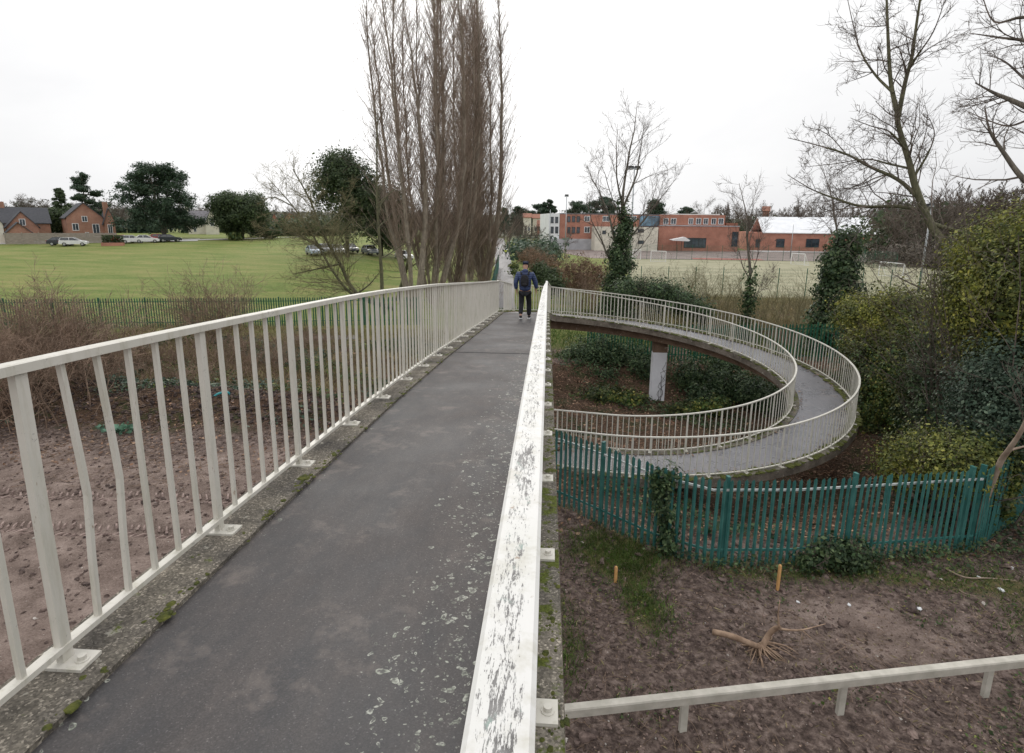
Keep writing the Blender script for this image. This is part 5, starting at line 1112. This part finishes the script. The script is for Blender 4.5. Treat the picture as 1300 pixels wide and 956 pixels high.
dr = MB(); u_, z_ = F2.uz(863, 304.5, 4); dr.prism([(-2.3, 0), (1.2, .75), (2.6, -.1), (2.2, -.35), (-2.0, -.2)], (1, 0, 0), (0, 0, 1), (0, 3, 0), (u_, -4.6, z_)); cp = dr.build('canopy', M_FRAME, F2.root)
st = MB(); st.segs([(u_-.5, -3, 0), (u_+.8, -3, 0)], [(u_-.5, -3, z_-.1), (u_+.8, -3, z_-.1)], .06, .06, 8); st.build('canopy_posts', M_DARKF, F2.root)
F3 = Facade(P(950, 318, 178), P(1120, 319, 186), 'low red brick sports hall with a broad white metal roof', 'sports hall', 'sports_hall')
F3.block(950, 1120, 296, 0, 22, M_BRICK2, 'wall')
u0, ze = F3.uz(968, 296, .3); u1, _ = F3.uz(1121, 296, .3); _, zr = F3.uz(1040, 277, -11); rf = MB()
rf.prism([(-.3, ze), (11, zr), (22.3, ze), (22.3, ze+.2), (11, zr+.25), (-.3, ze+.2)], (0, 1, 0), (0, 0, 1), (u1-u0, 0, 0), (u0, 0, .02)); rf.build('roof', M_WPANEL, F3.root)
for x, w_, y0 in ((986, 9, 303.5), (1024, 6, 303.5), (1031, 8, 303.5), (960, 4, 304), (1078, 8, 304)): F3.window(x, x+w_, y0, 314, 0, M_DARKF, M_GLASS, 1)

# ------------------------------------------------------------------ timber fence by the houses
def board_fence(label, a, b_, hgt, name='timber_fence'):
    a2, b2 = np.array(a[:2]), np.array(b_[:2]); L = np.hypot(*(b2-a2)); t = (b2-a2)/L; zb = (hz(*a2)+hz(*b2))/2; root = thing(name, label, 'fence', (*a2, zb), math.atan2(t[1], t[0])); n = int(L/2.4); M_ = M_TIMB
    for i in range(n):
        m = MB()
        for k in range(9): m.box((2.4*i+1.2, RNG.normal(0, .004), .12+k*(hgt-.1)/9), (2.28, .025, (hgt-.1)/9-.012))
        m.build('panel', M_, root)
        p_ = MB(); p_.box((2.4*i, 0, hgt/2), (.11, .11, hgt+.12)); p_.build('post', M_, root)
M_TIMB = noisy('weathered_timber', (.22, .19, .16), (.36, .32, .28), 3, .9, .3, .01, aniso=(.6, 2, 5))
board_fence('weathered timber fence along the gardens behind the parked cars', P(6, 300, 139), P(152, 300, 138), 2.1)
# ------------------------------------------------------------------ cars
def car_paint(name, c, r=.3):
    m, nt, b = new_mat(name); h = NT(nt); n = h.noise(h.coord('Object'), 2, 3); h.l(h.ramp(n, [(.3, tuple(k*.9 for k in c)), (.7, c)]), b.inputs['Base Color']); b.inputs['Roughness'].default_value = r; b.inputs['Coat Weight'].default_value = .5; return m
CP = {'white': car_paint('white_car_paint', (.75, .75, .76)), 'red': car_paint('red_car_paint', (.42, .04, .03)), 'dark': car_paint('dark_car_paint', (.03, .035, .045)), 'silver': car_paint('silver_car_paint', (.45, .47, .50)), 'grey': car_paint('grey_car_paint', (.16, .18, .21)), 'blue': car_paint('pale_blue_car_paint', (.42, .50, .60))}
M_TYRE = noisy('tyre_rubber', (.015, .015, .015), (.03, .03, .03), 5, .9, 0); M_RIM = noisy('alloy_rim', (.4, .4, .42), (.5, .5, .52), 5, .35, 0, metallic=.8); M_LAMP = noisy('headlight_lens', (.6, .6, .58), (.75, .75, .72), 5, .15, 0); M_TAIL = noisy('tail_lens', (.30, .02, .02), (.4, .03, .03), 5, .2, 0)
def car(label, colour, x, y, D, rz, est=False, name='parked_car'):
    p = P(x, y, D); root = thing(name, label, 'car', (p[0], p[1], hz(p[0], p[1])+.07), rz, 'cars parked across the grass'); L = 4.3; W = 1.74
    prof = [(-2.12, .32), (-2.15, .62), (-2.05, .92), (-1.95, 1.02), (.95, .96), (1.75, .86), (2.08, .70), (2.15, .45), (2.10, .30)]
    m = MB(); n = len(prof); V = []
    for s_, k in ((-1, 0), (-.86, .0), (.86, 0), (1, 0)):
        for (a, z) in prof: V.append((a*(1 if abs(s_) < .9 else .975), s_*W/2, z if abs(s_) < .9 else z*.96+.01))
    F = [[i+j*n, i+1+j*n, i+1+(j+1)*n, i+(j+1)*n] for j in range(3) for i in range(n-1)]+[[n-1+j*n, j*n, (j+1)*n, n-1+(j+1)*n] for j in range(3)]+[list(range(n))[::-1], [3*n+i for i in range(n)]]
    m.poly(V, F); body = m.build('body', CP[colour], root)
    back = -2.0 if est else -1.75; rt = -1.75 if est else -1.15; g = MB(); gh = [(back, .99), (rt, 1.44), (.05, 1.46), (.95, .95)]
    A = [(a, -W/2+.06, z) if z < 1.2 else (a, -W/2+.22, z) for a, z in gh]; B = [(a, -q, z) for a, q, z in A]; g.poly(A+B, [[0, 1, 2, 3], [7, 6, 5, 4], [0, 4, 5, 1], [2, 6, 7, 3], [3, 7, 4, 0]]); g.build('windows', M_CARGL, root)
    r = MB(); V = [(rt-.02, -W/2+.2, 1.43), (rt-.02, W/2-.2, 1.43), (.12, W/2-.2, 1.45), (.12, -W/2+.2, 1.45)]; r.poly(V+[(a, q, z+.045) for a, q, z in V], [[3, 2, 1, 0], [4, 5, 6, 7], [0, 1, 5, 4], [1, 2, 6, 5], [2, 3, 7, 6], [3, 0, 4, 7]])
    for s_ in (-1, 1):
        r.segs([(rt, s_*(W/2-.21), 1.44), (.08, s_*(W/2-.21), 1.45), (-.55, s_*(W/2-.21), 1.45)], [(back+.02, s_*(W/2-.055), 1.0), (.97, s_*(W/2-.055), .955), (-.55, s_*(W/2-.055), 1.0)], .035, .035, 4)
    r.build('roof', CP[colour], root)
    for wx in (-1.3, 1.32):
        for s_ in (-1, 1):
            t = MB(); t.tube([(wx, s_*(W/2-.2), .31), (wx, s_*(W/2+.01), .31)], .31, 14); wo = t.build('wheel', M_TYRE, root); q = MB(); q.tube([(wx, s_*(W/2), .31), (wx, s_*(W/2+.022), .31)], .2, 10); q.build('rim', M_RIM, wo)
    for s_ in (-1, 1):
        a = MB(); a.box((2.07, s_*.62, .66), (.14, .36, .14)); a.build('headlight', M_LAMP, root); a = MB(); a.box((-2.08, s_*.66, .82), (.1, .26, .2)); a.build('tail_light', M_TAIL, root)
    return root
car('white estate car parked at the far left end of the car park', 'white', 93, 302.5, 131, .55, True)
car('dark grey car parked behind the white estate car', 'dark', 78, 303, 133, .45)
car('red car at the left of the row parked below the pine', 'red', 157, 302, 136, .7)
car('white van-backed car second in the row below the pine', 'white', 168, 303, 134, .75, True)
car('low white hatchback in the middle of the row below the pine', 'white', 186, 303.5, 134, .65)
car('bright red car behind the white hatchback below the pine', 'red', 203, 303, 137, .8)
car('dark car at the right end of the row below the pine', 'dark', 215, 304.5, 135, .8)
car('pale car nearest the leaning stems, facing the bridge on the grass', 'blue', 399, 325, 96, -.95)
car('silver car second from the leaning stems on the grass', 'silver', 414, 323, 99, -.95, True)
car('white car third from the leaning stems on the grass', 'white', 428, 324, 97, -.95)
car('dark car parked in the shade of the tall evergreen oak', 'dark', 445, 322, 99, -.95)
car('grey car between the slim bare tree and the oak', 'grey', 470, 324, 97, -.95)
car('pale car glimpsed between the poplar trunks', 'white', 513, 324, 97, -.95)
# clipped hedge at the car park corner
pb = P(143, 306, 129); hd = thing('clipped_hedge', 'small square clipped hedge on a brick kerb at the car park corner', 'hedge', base_of(pb[0], pb[1]), .5); mm = MB(); mm.box((0, 0, .25), (3.4, 1.6, .6)); mm.build('brick_kerb', M_BRICK2, hd)
rngh = np.random.default_rng(9); LL = np.stack([rngh.uniform(-1.6, 1.6, 1600), rngh.uniform(-.75, .75, 1600), rngh.uniform(.6, 1.9, 1600)], 1); mm = MB(); mm.leaves(LL, .2, .7, None, .9, rngh); mm.build('foliage', M_DARK, hd)
# ------------------------------------------------------------------ masts, goals, mesh fences
M_STEEL = noisy('dull_steel', (.30, .32, .33), (.42, .44, .45), 3, .5, 0, metallic=.4)
def mast(label, x, ytop, D, heads, r=.13, ybase=None):
    p = P(x, 300, D); b0 = base_of(p[0], p[1]); H = P(x, ytop, D)[2]-b0[2]; root = thing('floodlight_mast', label, 'lamp post', b0, math.atan2(-p[0], -p[1]), 'lighting columns round the pitch'); m = MB(); m.tube([(0, 0, 0), (0, 0, H)], [r, r*.55], 10); m.build('pole', M_STEEL, root, True)
    if heads:
        a = MB(); a.box((0, 0, H), (1.8 if heads > 1 else .9, .12, .12)); a.build('cross_arm', M_STEEL, root)
        for k in range(heads):
            c = MB(); q = (k-(heads-1)/2)*.85; c.prism([(-.3, -.14), (.35, -.22), (.42, .05), (-.25, .22)], (0, -1, 0), (0, 0, 1), (.72, 0, 0), (q-.36, -.25, H+.12)); c.build('lamp_head', M_DARKF, root)
mast('tall floodlight mast with a pair of lamp heads behind the ivy-clad tree', 801, 214, 78, 2)
mast('slimmer floodlight mast with one lamp head left of the ivy-clad tree', 718, 249, 118, 1)
mast('plain pole standing at the white end of the school', 698, 266, 120, 0, .12)
mast('grey pole leaning slightly beside the woodland on the right', 1177, 262, 75, 1)
mast('thin lighting column in front of the sports hall', 1006, 285, 140, 0, .1)
def goal(label, xl, xr, yb, yt, D0, D1):
    a = P(xl, yb, D0); b_ = P(xr, yb, D1); a2, b2 = np.array(a[:2]), np.array(b_[:2]); L = np.hypot(*(b2-a2)); t = (b2-a2)/L; H = 2.0; root = thing('football_goal', label, 'goal', (*a2, .04), math.atan2(t[1], t[0]), 'goals on the pitch'); f = MB()
    f.segs([(0, 0, 0), (L, 0, 0), (0, 0, H)], [(0, 0, H), (L, 0, H), (L, 0, H)], .055, .055, 8); f.segs([(0, 0, H), (L, 0, H), (0, 1.2, 0), (0, 0, 0), (L, 0, 0)], [(0, 1.2, 0), (L, 1.2, 0), (L, 1.2, 0), (0, 1.2, 0), (L, 1.2, 0)], .03, .03, 6); f.build('frame', M_FRAME, root)
    n = MB(); 
    for k in range(1, 24): u = L*k/24; n.segs([(u, 0, H)], [(u, 1.2, 0)], .006, .006, 3)
    for k in range(1, 12): q = k/12; n.segs([(0, 1.2*q, H*(1-q))], [(L, 1.2*q, H*(1-q))], .006, .006, 3)
    n.build('net', M_FRAME, root)
goal('white football goal with net nearest the right side of the pitch', 1115, 1146, 350, 333, 98, 95)
goal('smaller white goal far off in front of the sports hall', 1004, 1021, 334, 322, 118, 116)
goal('low white goal near the cream school block', 826, 845, 331, 316, 112, 112)
goal('small white goal turned sideways by the running track', 803, 813, 330, 322, 114, 118)
def mesh_fence(label, a, b_, hgt, mat, bay=2.6, wire=.006, gap=.15, group='mesh fences round the pitch'):
    a2, b2 = np.array(a[:2]), np.array(b_[:2]); L = np.hypot(*(b2-a2)); t = (b2-a2)/L; zb = hz(*((a2+b2)/2)); root = thing('mesh_fence', label, 'fence', (*a2, zb), math.atan2(t[1], t[0]), group); n = int(L/bay); pm = None; pp = None
    for i in range(n+1):
        if pp is None:
            m = MB(); m.box((0, 0, hgt/2), (.06, .06, hgt)); pp = m.build('post', mat, root)
        else: inst(pp, root, (i*bay, 0, 0))
        if i < n:
            if pm is None:
                m = MB(); k = int(bay/gap); u = np.arange(1, k)*gap; m.segs(np.stack([u, 0*u, 0*u+.05], 1), np.stack([u, 0*u, 0*u+hgt-.05], 1), wire*.6, wire*.6, 3)
                v = np.arange(.1, hgt, .3); m.segs(np.stack([0*v, 0*v, v], 1), np.stack([0*v+bay, 0*v, v], 1), wire, wire, 3); pm = m.build('mesh_panel', mat, root)
            else: inst(pm, root, (i*bay, 0, 0))
    return root
mesh_fence('green mesh fence along the near side of the sandy pitch', (9, 56), (56, 56.5), 3.0, M_DGREEN)
mesh_fence('green mesh fence at the far right corner of the pitch', P(1062, 320, 126), P(1150, 330, 112), 3.0, M_DGREEN, 2.6, .012, .12)
mesh_fence('green mesh fence along the far side of the pitch below the school', (14, 119), (56, 119), 3.0, M_DGREEN, 3.0, .010)

# ------------------------------------------------------------------ small things on the ground
M_STAKE = noisy('fresh_timber', (.50, .27, .10), (.62, .36, .15), 6, .8, .2, .004)
for (x, y, H, lab) in ((781, 744, .36, 'short orange wooden stake in the grass patch near the footbridge'), (987, 748, .50, 'wooden stake standing in front of the teal fence near the uprooted stump')):
    p = G(x, y, 0); o = thing('wooden_stake', lab, 'stake', (p[0], p[1], hz(p[0], p[1])), .4, 'survey stakes'); m = MB(); m.box((0, 0, H/2-.1), (.05, .04, H+.2)); m.build('shaft', M_STAKE, o); m = MB(); m.box((0, 0, H+.012), (.052, .042, .025), taper=.7); m.build('driven_top', M_STAKE, o)
# uprooted stump
p = G(962, 822, 0); st = thing('uprooted_stump', 'pale uprooted shrub stump with splayed roots on the bare soil', 'stump', (p[0], p[1], hz(p[0], p[1]))); M_ROOT = noisy('pale_root_wood', (.19, .125, .085), (.38, .27, .19), 6, .9, .4, .01)
def rel(x, y, z): q = G(x, y, z); return q-np.array(st.location)
m = MB()
for pts, r0, r1 in ([[(905, 802, .25), (930, 808, .30), (950, 816, .22), (966, 822, .05)], .05, .045], [[(966, 824, .05), (976, 806, .25), (984, 798, .42), (990, 797, .5)], .055, .035], [[(989, 797, .5), (988, 780, .7), (990, 762, .95)], .02, .008], [[(985, 798, .42), (1015, 800, .35), (1048, 792, .4)], .022, .006], [[(1018, 800, .34), (1032, 812, .2)], .012, .004]):
    q = catmull(np.array([rel(*a) for a in pts]), 5); m.tube(q, np.linspace(r0, r1, len(q)), 8)
m.build('stem', M_ROOT, st, True); m = MB(); rg = random.Random(4)
for k in range(34):
    a = rg.uniform(-2.9, .3); L = rg.uniform(.3, .75); q = [np.array([0, 0, .06])]; d = np.array([math.cos(a), math.sin(a), rg.uniform(-.05, .5)])
    for i in range(6): d = d+np.array([rg.gauss(0, .25), rg.gauss(0, .25), -.16]); q.append(q[-1]+unit(d)*L/6)
    q = np.array(q); q[:, 2] = np.maximum(q[:, 2], .0); m.tube(q, np.linspace(rg.uniform(.012, .026), .003, 7), 6)
m.build('roots', M_ROOT, st, True)
# litter
M_LIT = noisy('white_litter', (.62, .63, .64), (.78, .78, .78), 8, .5, .3, .01)
for i, (x, y, s_, lab) in enumerate(((1271, 749, .10, 'crumpled white plastic bag at the right on the bare soil'), (1284, 720, .07, 'crushed white cup near the fence corner'), (1243, 733, .09, 'flattened white bottle beside the fallen branch'), (1167, 772, .07, 'torn white paper scrap on the soil right of the stump'), (1078, 767, .06, 'small white scrap between the stump and the right paper'), (1013, 763, .05, 'tiny white scrap just above the uprooted stump'))):
    p = G(x, y, .03); m = MB(); s_ *= .7; m.ball((0, 0, s_*.35), (s_, s_*(.45 if 'bottle' in lab else .8), s_*.5), 9, 6, .22); o = m.build('litter', M_LIT, None, True, (p[0], p[1], hz(p[0], p[1]))); tag(o, lab, 'litter', 'pale litter on the soil'); o.rotation_euler = (0, 0, i*1.1)
p = G(290, 527, .0); pp_ = thing('bent_pipe', 'teal plastic pipe bent over in the weeds behind the left railing', 'pipe', (p[0], p[1], hz(p[0], p[1]))); D_ = math.hypot(p[0], p[1]); q = [P(x, y, D_)-np.array(pp_.location) for x, y in ((270, 505), (277, 500), (286, 498), (291, 500), (292, 508), (290, 518), (288, 530))]
m = MB(); m.tube(catmull(np.array(q), 5), .045, 8); m.build('pipe', noisy('turquoise_plastic', (.02, .20, .22), (.05, .30, .31), 4, .4, 0), pp_, True)
p = G(152, 552, .0); lp = thing('leafy_plant', 'mint-green leafy plant alone on the dark soil behind the left railing', 'plant', (p[0], p[1], hz(p[0], p[1])+.05)); m = MB(); rngl = np.random.default_rng(3); L3 = rngl.normal(0, 1, (160, 3))*[.30, .13, .06]+[0, 0, .14]; m.leaves(L3, .13, .8, None, .6, rngl); m.build('leaves', leaf_mat('mint_leaves', (.05, .11, .07), (.09, .18, .12), (.13, .24, .17)), lp); m = MB(); m.tube([(0, 0, -.1), (.02, 0, .1), (.05, .02, .2)], .012, 6); m.build('stem', M_BARK, lp)
# pale sapling stem at the right edge and fallen branch
M_PALEB = noisy('pale_bark', (.22, .16, .12), (.34, .27, .21), 6, .9, .3, .01)
bt = P(1262, 598, 15.6); tp_ = thing('dead_stem', 'pale dead stem leaning to the right behind the fence corner', 'stem', (bt[0], bt[1], 0)); q = [P(x, y, D)-np.array(tp_.location) for x, y, D in ((1240, 640, 15.6), (1266, 596, 15.6), (1280, 572, 15.4), (1296, 548, 15.2), (1318, 500, 15))]; q[0][2] = -.1
m = MB(); m.tube(catmull(np.array(q), 4), np.linspace(.07, .03, 17), 8); m.tube(catmull(np.array([q[2], q[2]+[.3, 0, .1], q[2]+[.8, 0, .25]]), 4), np.linspace(.03, .01, 9), 6); m.build('stem', M_PALEB, tp_, True)
p = G(1225, 735, .05); fb = thing('fallen_branch', 'grey fallen branch lying on the soil below the fence corner', 'branch', (p[0], p[1], hz(p[0], p[1]))); m = MB(); q = [G(x, y, z)-np.array([p[0], p[1], 0]) for x, y, z in ((1200, 722, .05), (1225, 733, .10), (1255, 734, .06), (1290, 737, .04))]; m.tube(catmull(np.array(q), 4), np.linspace(.02, .008, 13), 6); q = [G(x, y, z)-np.array([p[0], p[1], 0]) for x, y, z in ((1208, 737, .02), (1222, 752, .03), (1240, 757, .02))]; m.tube(catmull(np.array(q), 4), np.linspace(.016, .006, 9), 6); m.build('wood', M_PALEB, fb, True)
# crash barrier at the bottom right
A_, B_ = G(960, 871, .72), G(1300, 834, .72); A_ = A_+(A_-B_)*1.5; B_ = B_+(B_-A_)*.5; L = np.linalg.norm(B_-A_); t = (B_-A_)/L; gr = thing('guard_rail', 'weathered pale metal guard rail crossing the bottom right corner', 'guard rail', (A_[0], A_[1], 0), math.atan2(t[1], t[0])); M_GR = noisy('weathered_galvanised', (.36, .34, .29), (.52, .49, .43), 5, .6, .2, .004, lo=.3, hi=.7)
m = MB(); m.prism([(-.05, .72), (.05, .72), (.06, .70), (.05, .58), (.02, .56), (-.02, .56), (-.05, .58), (-.06, .70)], (0, 1, 0), (0, 0, 1), (L, 0, 0)); m.build('beam', M_GR, gr)
for k in range(int(L/2.4)+1):
    m = MB(); m.box((.6+2.4*k, .09, .1), (.1, .06, 1.1)); m.build('post', M_GR, gr)
# ------------------------------------------------------------------ the walker
def skin(name, V, E, mat, parent, sub=2):
    me = bpy.data.meshes.new(name); me.from_pydata([v[:3] for v in V], E, []); o = bpy.data.objects.new(name, me); COL.objects.link(o)
    o.modifiers.new('s', 'SKIN'); sv = me.skin_vertices[0].data
    for i, v in enumerate(V): r = v[3]; sv[i].radius = r if hasattr(r, '__len__') else (r, r); sv[i].use_root = (i == 0)
    o.modifiers['s'].use_smooth_shade = True; md = o.modifiers.new('u', 'SUBSURF'); md.levels = md.render_levels = sub
    bpy.context.view_layer.update(); dg = bpy.context.evaluated_depsgraph_get(); m2 = bpy.data.meshes.new_from_object(o.evaluated_get(dg)); bpy.data.objects.remove(o)
    q = bpy.data.objects.new(name, m2); COL.objects.link(q); m2.name = name; m2.materials.clear(); m2.materials.append(mat)
    for pl in m2.polygons: pl.use_smooth = True
    q.parent = parent; return q
wx, wy = -.66, 17.45; wz = float(z_bridge(wy))-RAIL_H-.022
man = thing('person', 'walker in a blue padded jacket, dark cap and black trousers seen from behind', 'person', (wx, wy, wz), -.03)
M_SKIN = noisy('skin', (.38, .22, .16), (.46, .28, .21), 8, .6, 0); M_CAP = noisy('navy_cap', (.012, .018, .04), (.022, .03, .06), 20, .9, .2, .004); M_TROU = noisy('black_trousers', (.010, .011, .015), (.022, .023, .028), 9, .85, .3, .01); M_SHOE = noisy('dark_shoe', (.015, .015, .018), (.03, .03, .034), 9, .7, 0); M_SOLE = noisy('white_sole', (.6, .6, .6), (.72, .72, .72), 9, .6, 0)
mj, nt, b = new_mat('blue_padded_jacket'); h = NT(nt); wv = h.n('ShaderNodeTexWave', wave_type='BANDS', bands_direction='Z'); wv.inputs['Scale'].default_value = 5.5; wv.inputs['Distortion'].default_value = .8; h.l(h.coord('Object'), wv.inputs['Vector'])
h.l(h.ramp(h.noise(h.coord('Object'), 6, 4), [(.35, (.016, .030, .085)), (.65, (.034, .058, .15))]), b.inputs['Base Color']); b.inputs['Roughness'].default_value = .55; h.l(h.bump(wv.outputs['Fac'], .35, .02), b.inputs['Normal'])
# joints: x right, y forward, z up. left leg trails with heel lifted, right leg steps forward
hipL, hipR = (-.10, 0, .90), (.10, 0, .90); knL, knR = (-.105, .02, .50), (.12, .17, .50); anL, anR = (-.11, -.20, .14), (.125, .14, .09); toL, toR = (-.115, -.05, .035), (.13, .34, .035)
V = [(0, 0, .93, (.14, .10)), (0, .0, 1.12, (.125, .095)), (0, .0, 1.32, (.145, .10)), (0, .005, 1.45, (.07, .06)), (0, .03, 1.53, .052), (0, .05, 1.62, (.072, .085)), (0, .05, 1.70, (.062, .07)),
     (*hipL, .085), (*knL, .055), (*anL, .038), (*toL, .032), (*hipR, .085), (*knR, .055), (*anR, .038), (*toR, .032),
     (-.19, 0, 1.40, .055), (-.26, -.05, 1.14, .042), (-.255, .02, .90, .030), (-.25, .035, .84, (.022, .034)),
     (.19, 0, 1.40, .055), (.28, .04, 1.15, .042), (.33, .10, .91, .030), (.34, .12, .85, (.022, .034)), (0, .14, 1.605, .014), (-.08, .045, 1.61, .014), (.08, .045, 1.61, .014)]
E = [(0, 1), (1, 2), (2, 3), (3, 4), (4, 5), (5, 6), (0, 7), (7, 8), (8, 9), (9, 10), (0, 11), (11, 12), (12, 13), (13, 14), (2, 15), (15, 16), (16, 17), (17, 18), (2, 19), (19, 20), (20, 21), (21, 22), (5, 23), (5, 24), (5, 25)]
for hi, sgn in ((18, 1), (22, -1)):
    hx, hy, hzz = V[hi][:3]
    for k, (dy, L) in enumerate(((-.026, .075), (-.009, .088), (.009, .082), (.026, .062))):
        i0 = len(V); V += [(hx, hy+dy, hzz-.04, .010), (hx+sgn*.004, hy+dy, hzz-.04-L*.5, .009), (hx+sgn*.016, hy+dy*.9, hzz-.04-L, .007)]; E += [(hi, i0), (i0, i0+1), (i0+1, i0+2)]
    i0 = len(V); V += [(hx+sgn*.008, hy+.036, hzz-.012, .010), (hx+sgn*.014, hy+.055, hzz-.055, .008)]; E += [(hi, i0), (i0, i0+1)]
skin('body', V, E, M_SKIN, man, 2)
V = [(0, 0, .86, (.185, .135)), (0, 0, .98, (.195, .14)), (0, -.005, 1.16, (.20, .145)), (0, -.005, 1.32, (.215, .14)), (0, -.01, 1.43, (.15, .115)), (0, .005, 1.50, (.085, .085)), (-.215, 0, 1.385, .095), (-.285, -.05, 1.14, .082), (-.27, .01, .92, .058), (.215, 0, 1.385, .095), (.31, .04, 1.15, .082), (.35, .09, .94, .056)]
E = [(0, 1), (1, 2), (2, 3), (3, 4), (4, 5), (3, 6), (6, 7), (7, 8), (3, 9), (9, 10), (10, 11)]
jk = skin('jacket', V, E, mj, man, 2); V = [(0, -.055, 1.44, (.11, .06)), (0, -.075, 1.50, (.105, .055)), (0, -.04, 1.55, (.085, .05))]; skin('hood', V, [(0, 1), (1, 2)], mj, jk, 2)
V = [(0, 0, .90, (.165, .12)), (-.10, 0, .80, .105), (knL[0], knL[1], knL[2], .085), (anL[0]+.0, anL[1]+.01, anL[2]+.03, .068), (.10, .01, .80, .105), (knR[0], knR[1], knR[2], .085), (anR[0], anR[1]-.01, anR[2]+.0, .075)]
skin('trousers', V, [(0, 1), (1, 2), (2, 3), (0, 4), (4, 5), (5, 6)], M_TROU, man, 2)
skin('cap', [(0, .045, 1.655, (.088, .10)), (0, .045, 1.715, (.082, .092)), (0, .045, 1.745, (.05, .055)), (0, .15, 1.675, (.06, .012)), (0, .20, 1.665, (.04, .008))], [(0, 1), (1, 2), (0, 3), (3, 4)], M_CAP, man, 2)
for an, to, pit in ((anL, toL, .9), (anR, toR, 0)):
    d = unit(np.array(to)-np.array(an)*[1, 1, 0]-[0, 0, an[2]*.0]); ax, ay, az = an
    s_ = skin('shoe', [(ax, ay-.05, az-.03, (.045, .05)), (ax, ay+.04, az-.03-.0*pit, (.048, .05)), (to[0], to[1], max(.045, to[2]), (.048, .036)), (to[0], to[1]+.06, .04, (.04, .026))], [(0, 1), (1, 2), (2, 3)], M_SHOE, man, 2)
    m = MB(); hz0 = max(0.0, az-.09); V_ = []
    for (yy, zz, w_) in ((ay-.10, hz0, .038), (ay+.02, hz0*.75, .044), (to[1], .0, .05), (to[1]+.085, .004, .036)): V_ += [(ax-w_, yy, zz), (ax+w_, yy, zz), (ax+w_, yy, zz+.028), (ax-w_, yy, zz+.028)]
    m.poly(V_, [[i*4+k, i*4+(k+1) % 4, (i+1)*4+(k+1) % 4, (i+1)*4+k] for i in range(3) for k in range(4)]+[[3, 2, 1, 0], [12, 13, 14, 15]]); m.build('sole', M_SOLE, s_)
bp = thing('backpack', "black backpack with straps worn on the walker's back", 'backpack', (wx, wy, wz), -.03); M_BAG = noisy('black_bag_fabric', (.008, .008, .010), (.020, .019, .022), 12, .8, .3, .01)
skin('bag', [(0, -.21, 1.02, (.13, .075)), (0, -.225, 1.14, (.14, .085)), (0, -.21, 1.28, (.135, .075)), (0, -.19, 1.40, (.095, .05))], [(0, 1), (1, 2), (2, 3)], M_BAG, bp, 2)
skin('front_pocket', [(0, -.29, 1.04, (.10, .035)), (0, -.30, 1.15, (.10, .035))], [(0, 1)], M_BAG, bp, 2)
for s_ in (-1, 1): skin('strap', [(s_*.10, -.17, 1.38, (.028, .014)), (s_*.125, -.06, 1.485, (.028, .014)), (s_*.135, .09, 1.44, (.028, .014)), (s_*.15, .155, 1.25, (.028, .014)), (s_*.17, .06, 1.06, (.02, .012)), (s_*.13, -.13, 1.03, (.02, .012))], [(0, 1), (1, 2), (2, 3), (3, 4), (4, 5)], M_BAG, bp, 1)
# someone in a yellow top far along the path
p = P(642, 318, 118); fp = thing('person', 'distant person in a yellow hi-vis top far along the tarmac path', 'person', (p[0], p[1], .08)); M_HIV = noisy('hi_vis_yellow', (.55, .62, .05), (.65, .72, .08), 5, .7, 0)
V2 = [(0, 0, .92, (.13, .09)), (0, 0, 1.3, (.15, .1)), (0, 0, 1.5, .055), (0, .02, 1.63, (.075, .09)), (-.1, 0, .85, .08), (-.1, .1, .45, .055), (-.1, -.02, .08, .04), (-.1, .12, .04, .035), (.1, 0, .85, .08), (.1, -.08, .45, .055), (.1, -.2, .1, .04), (.1, -.06, .04, .035), (-.2, 0, 1.38, .055), (-.25, .05, 1.1, .042), (-.24, .12, .84, .035), (.2, 0, 1.38, .055), (.25, -.05, 1.1, .042), (.24, .02, .84, .035)]
E2 = [(0, 1), (1, 2), (2, 3), (0, 4), (4, 5), (5, 6), (6, 7), (0, 8), (8, 9), (9, 10), (10, 11), (1, 12), (12, 13), (13, 14), (1, 15), (15, 16), (16, 17)]
skin('body', V2, E2, M_TROU, fp, 1); skin('jacket', [(0, 0, .92, (.16, .12)), (0, 0, 1.32, (.18, .13)), (-.21, 0, 1.36, .08), (-.26, .05, 1.1, .065), (.21, 0, 1.36, .08), (.26, -.05, 1.1, .065)], [(0, 1), (1, 2), (2, 3), (1, 4), (4, 5)], M_HIV, fp, 1)
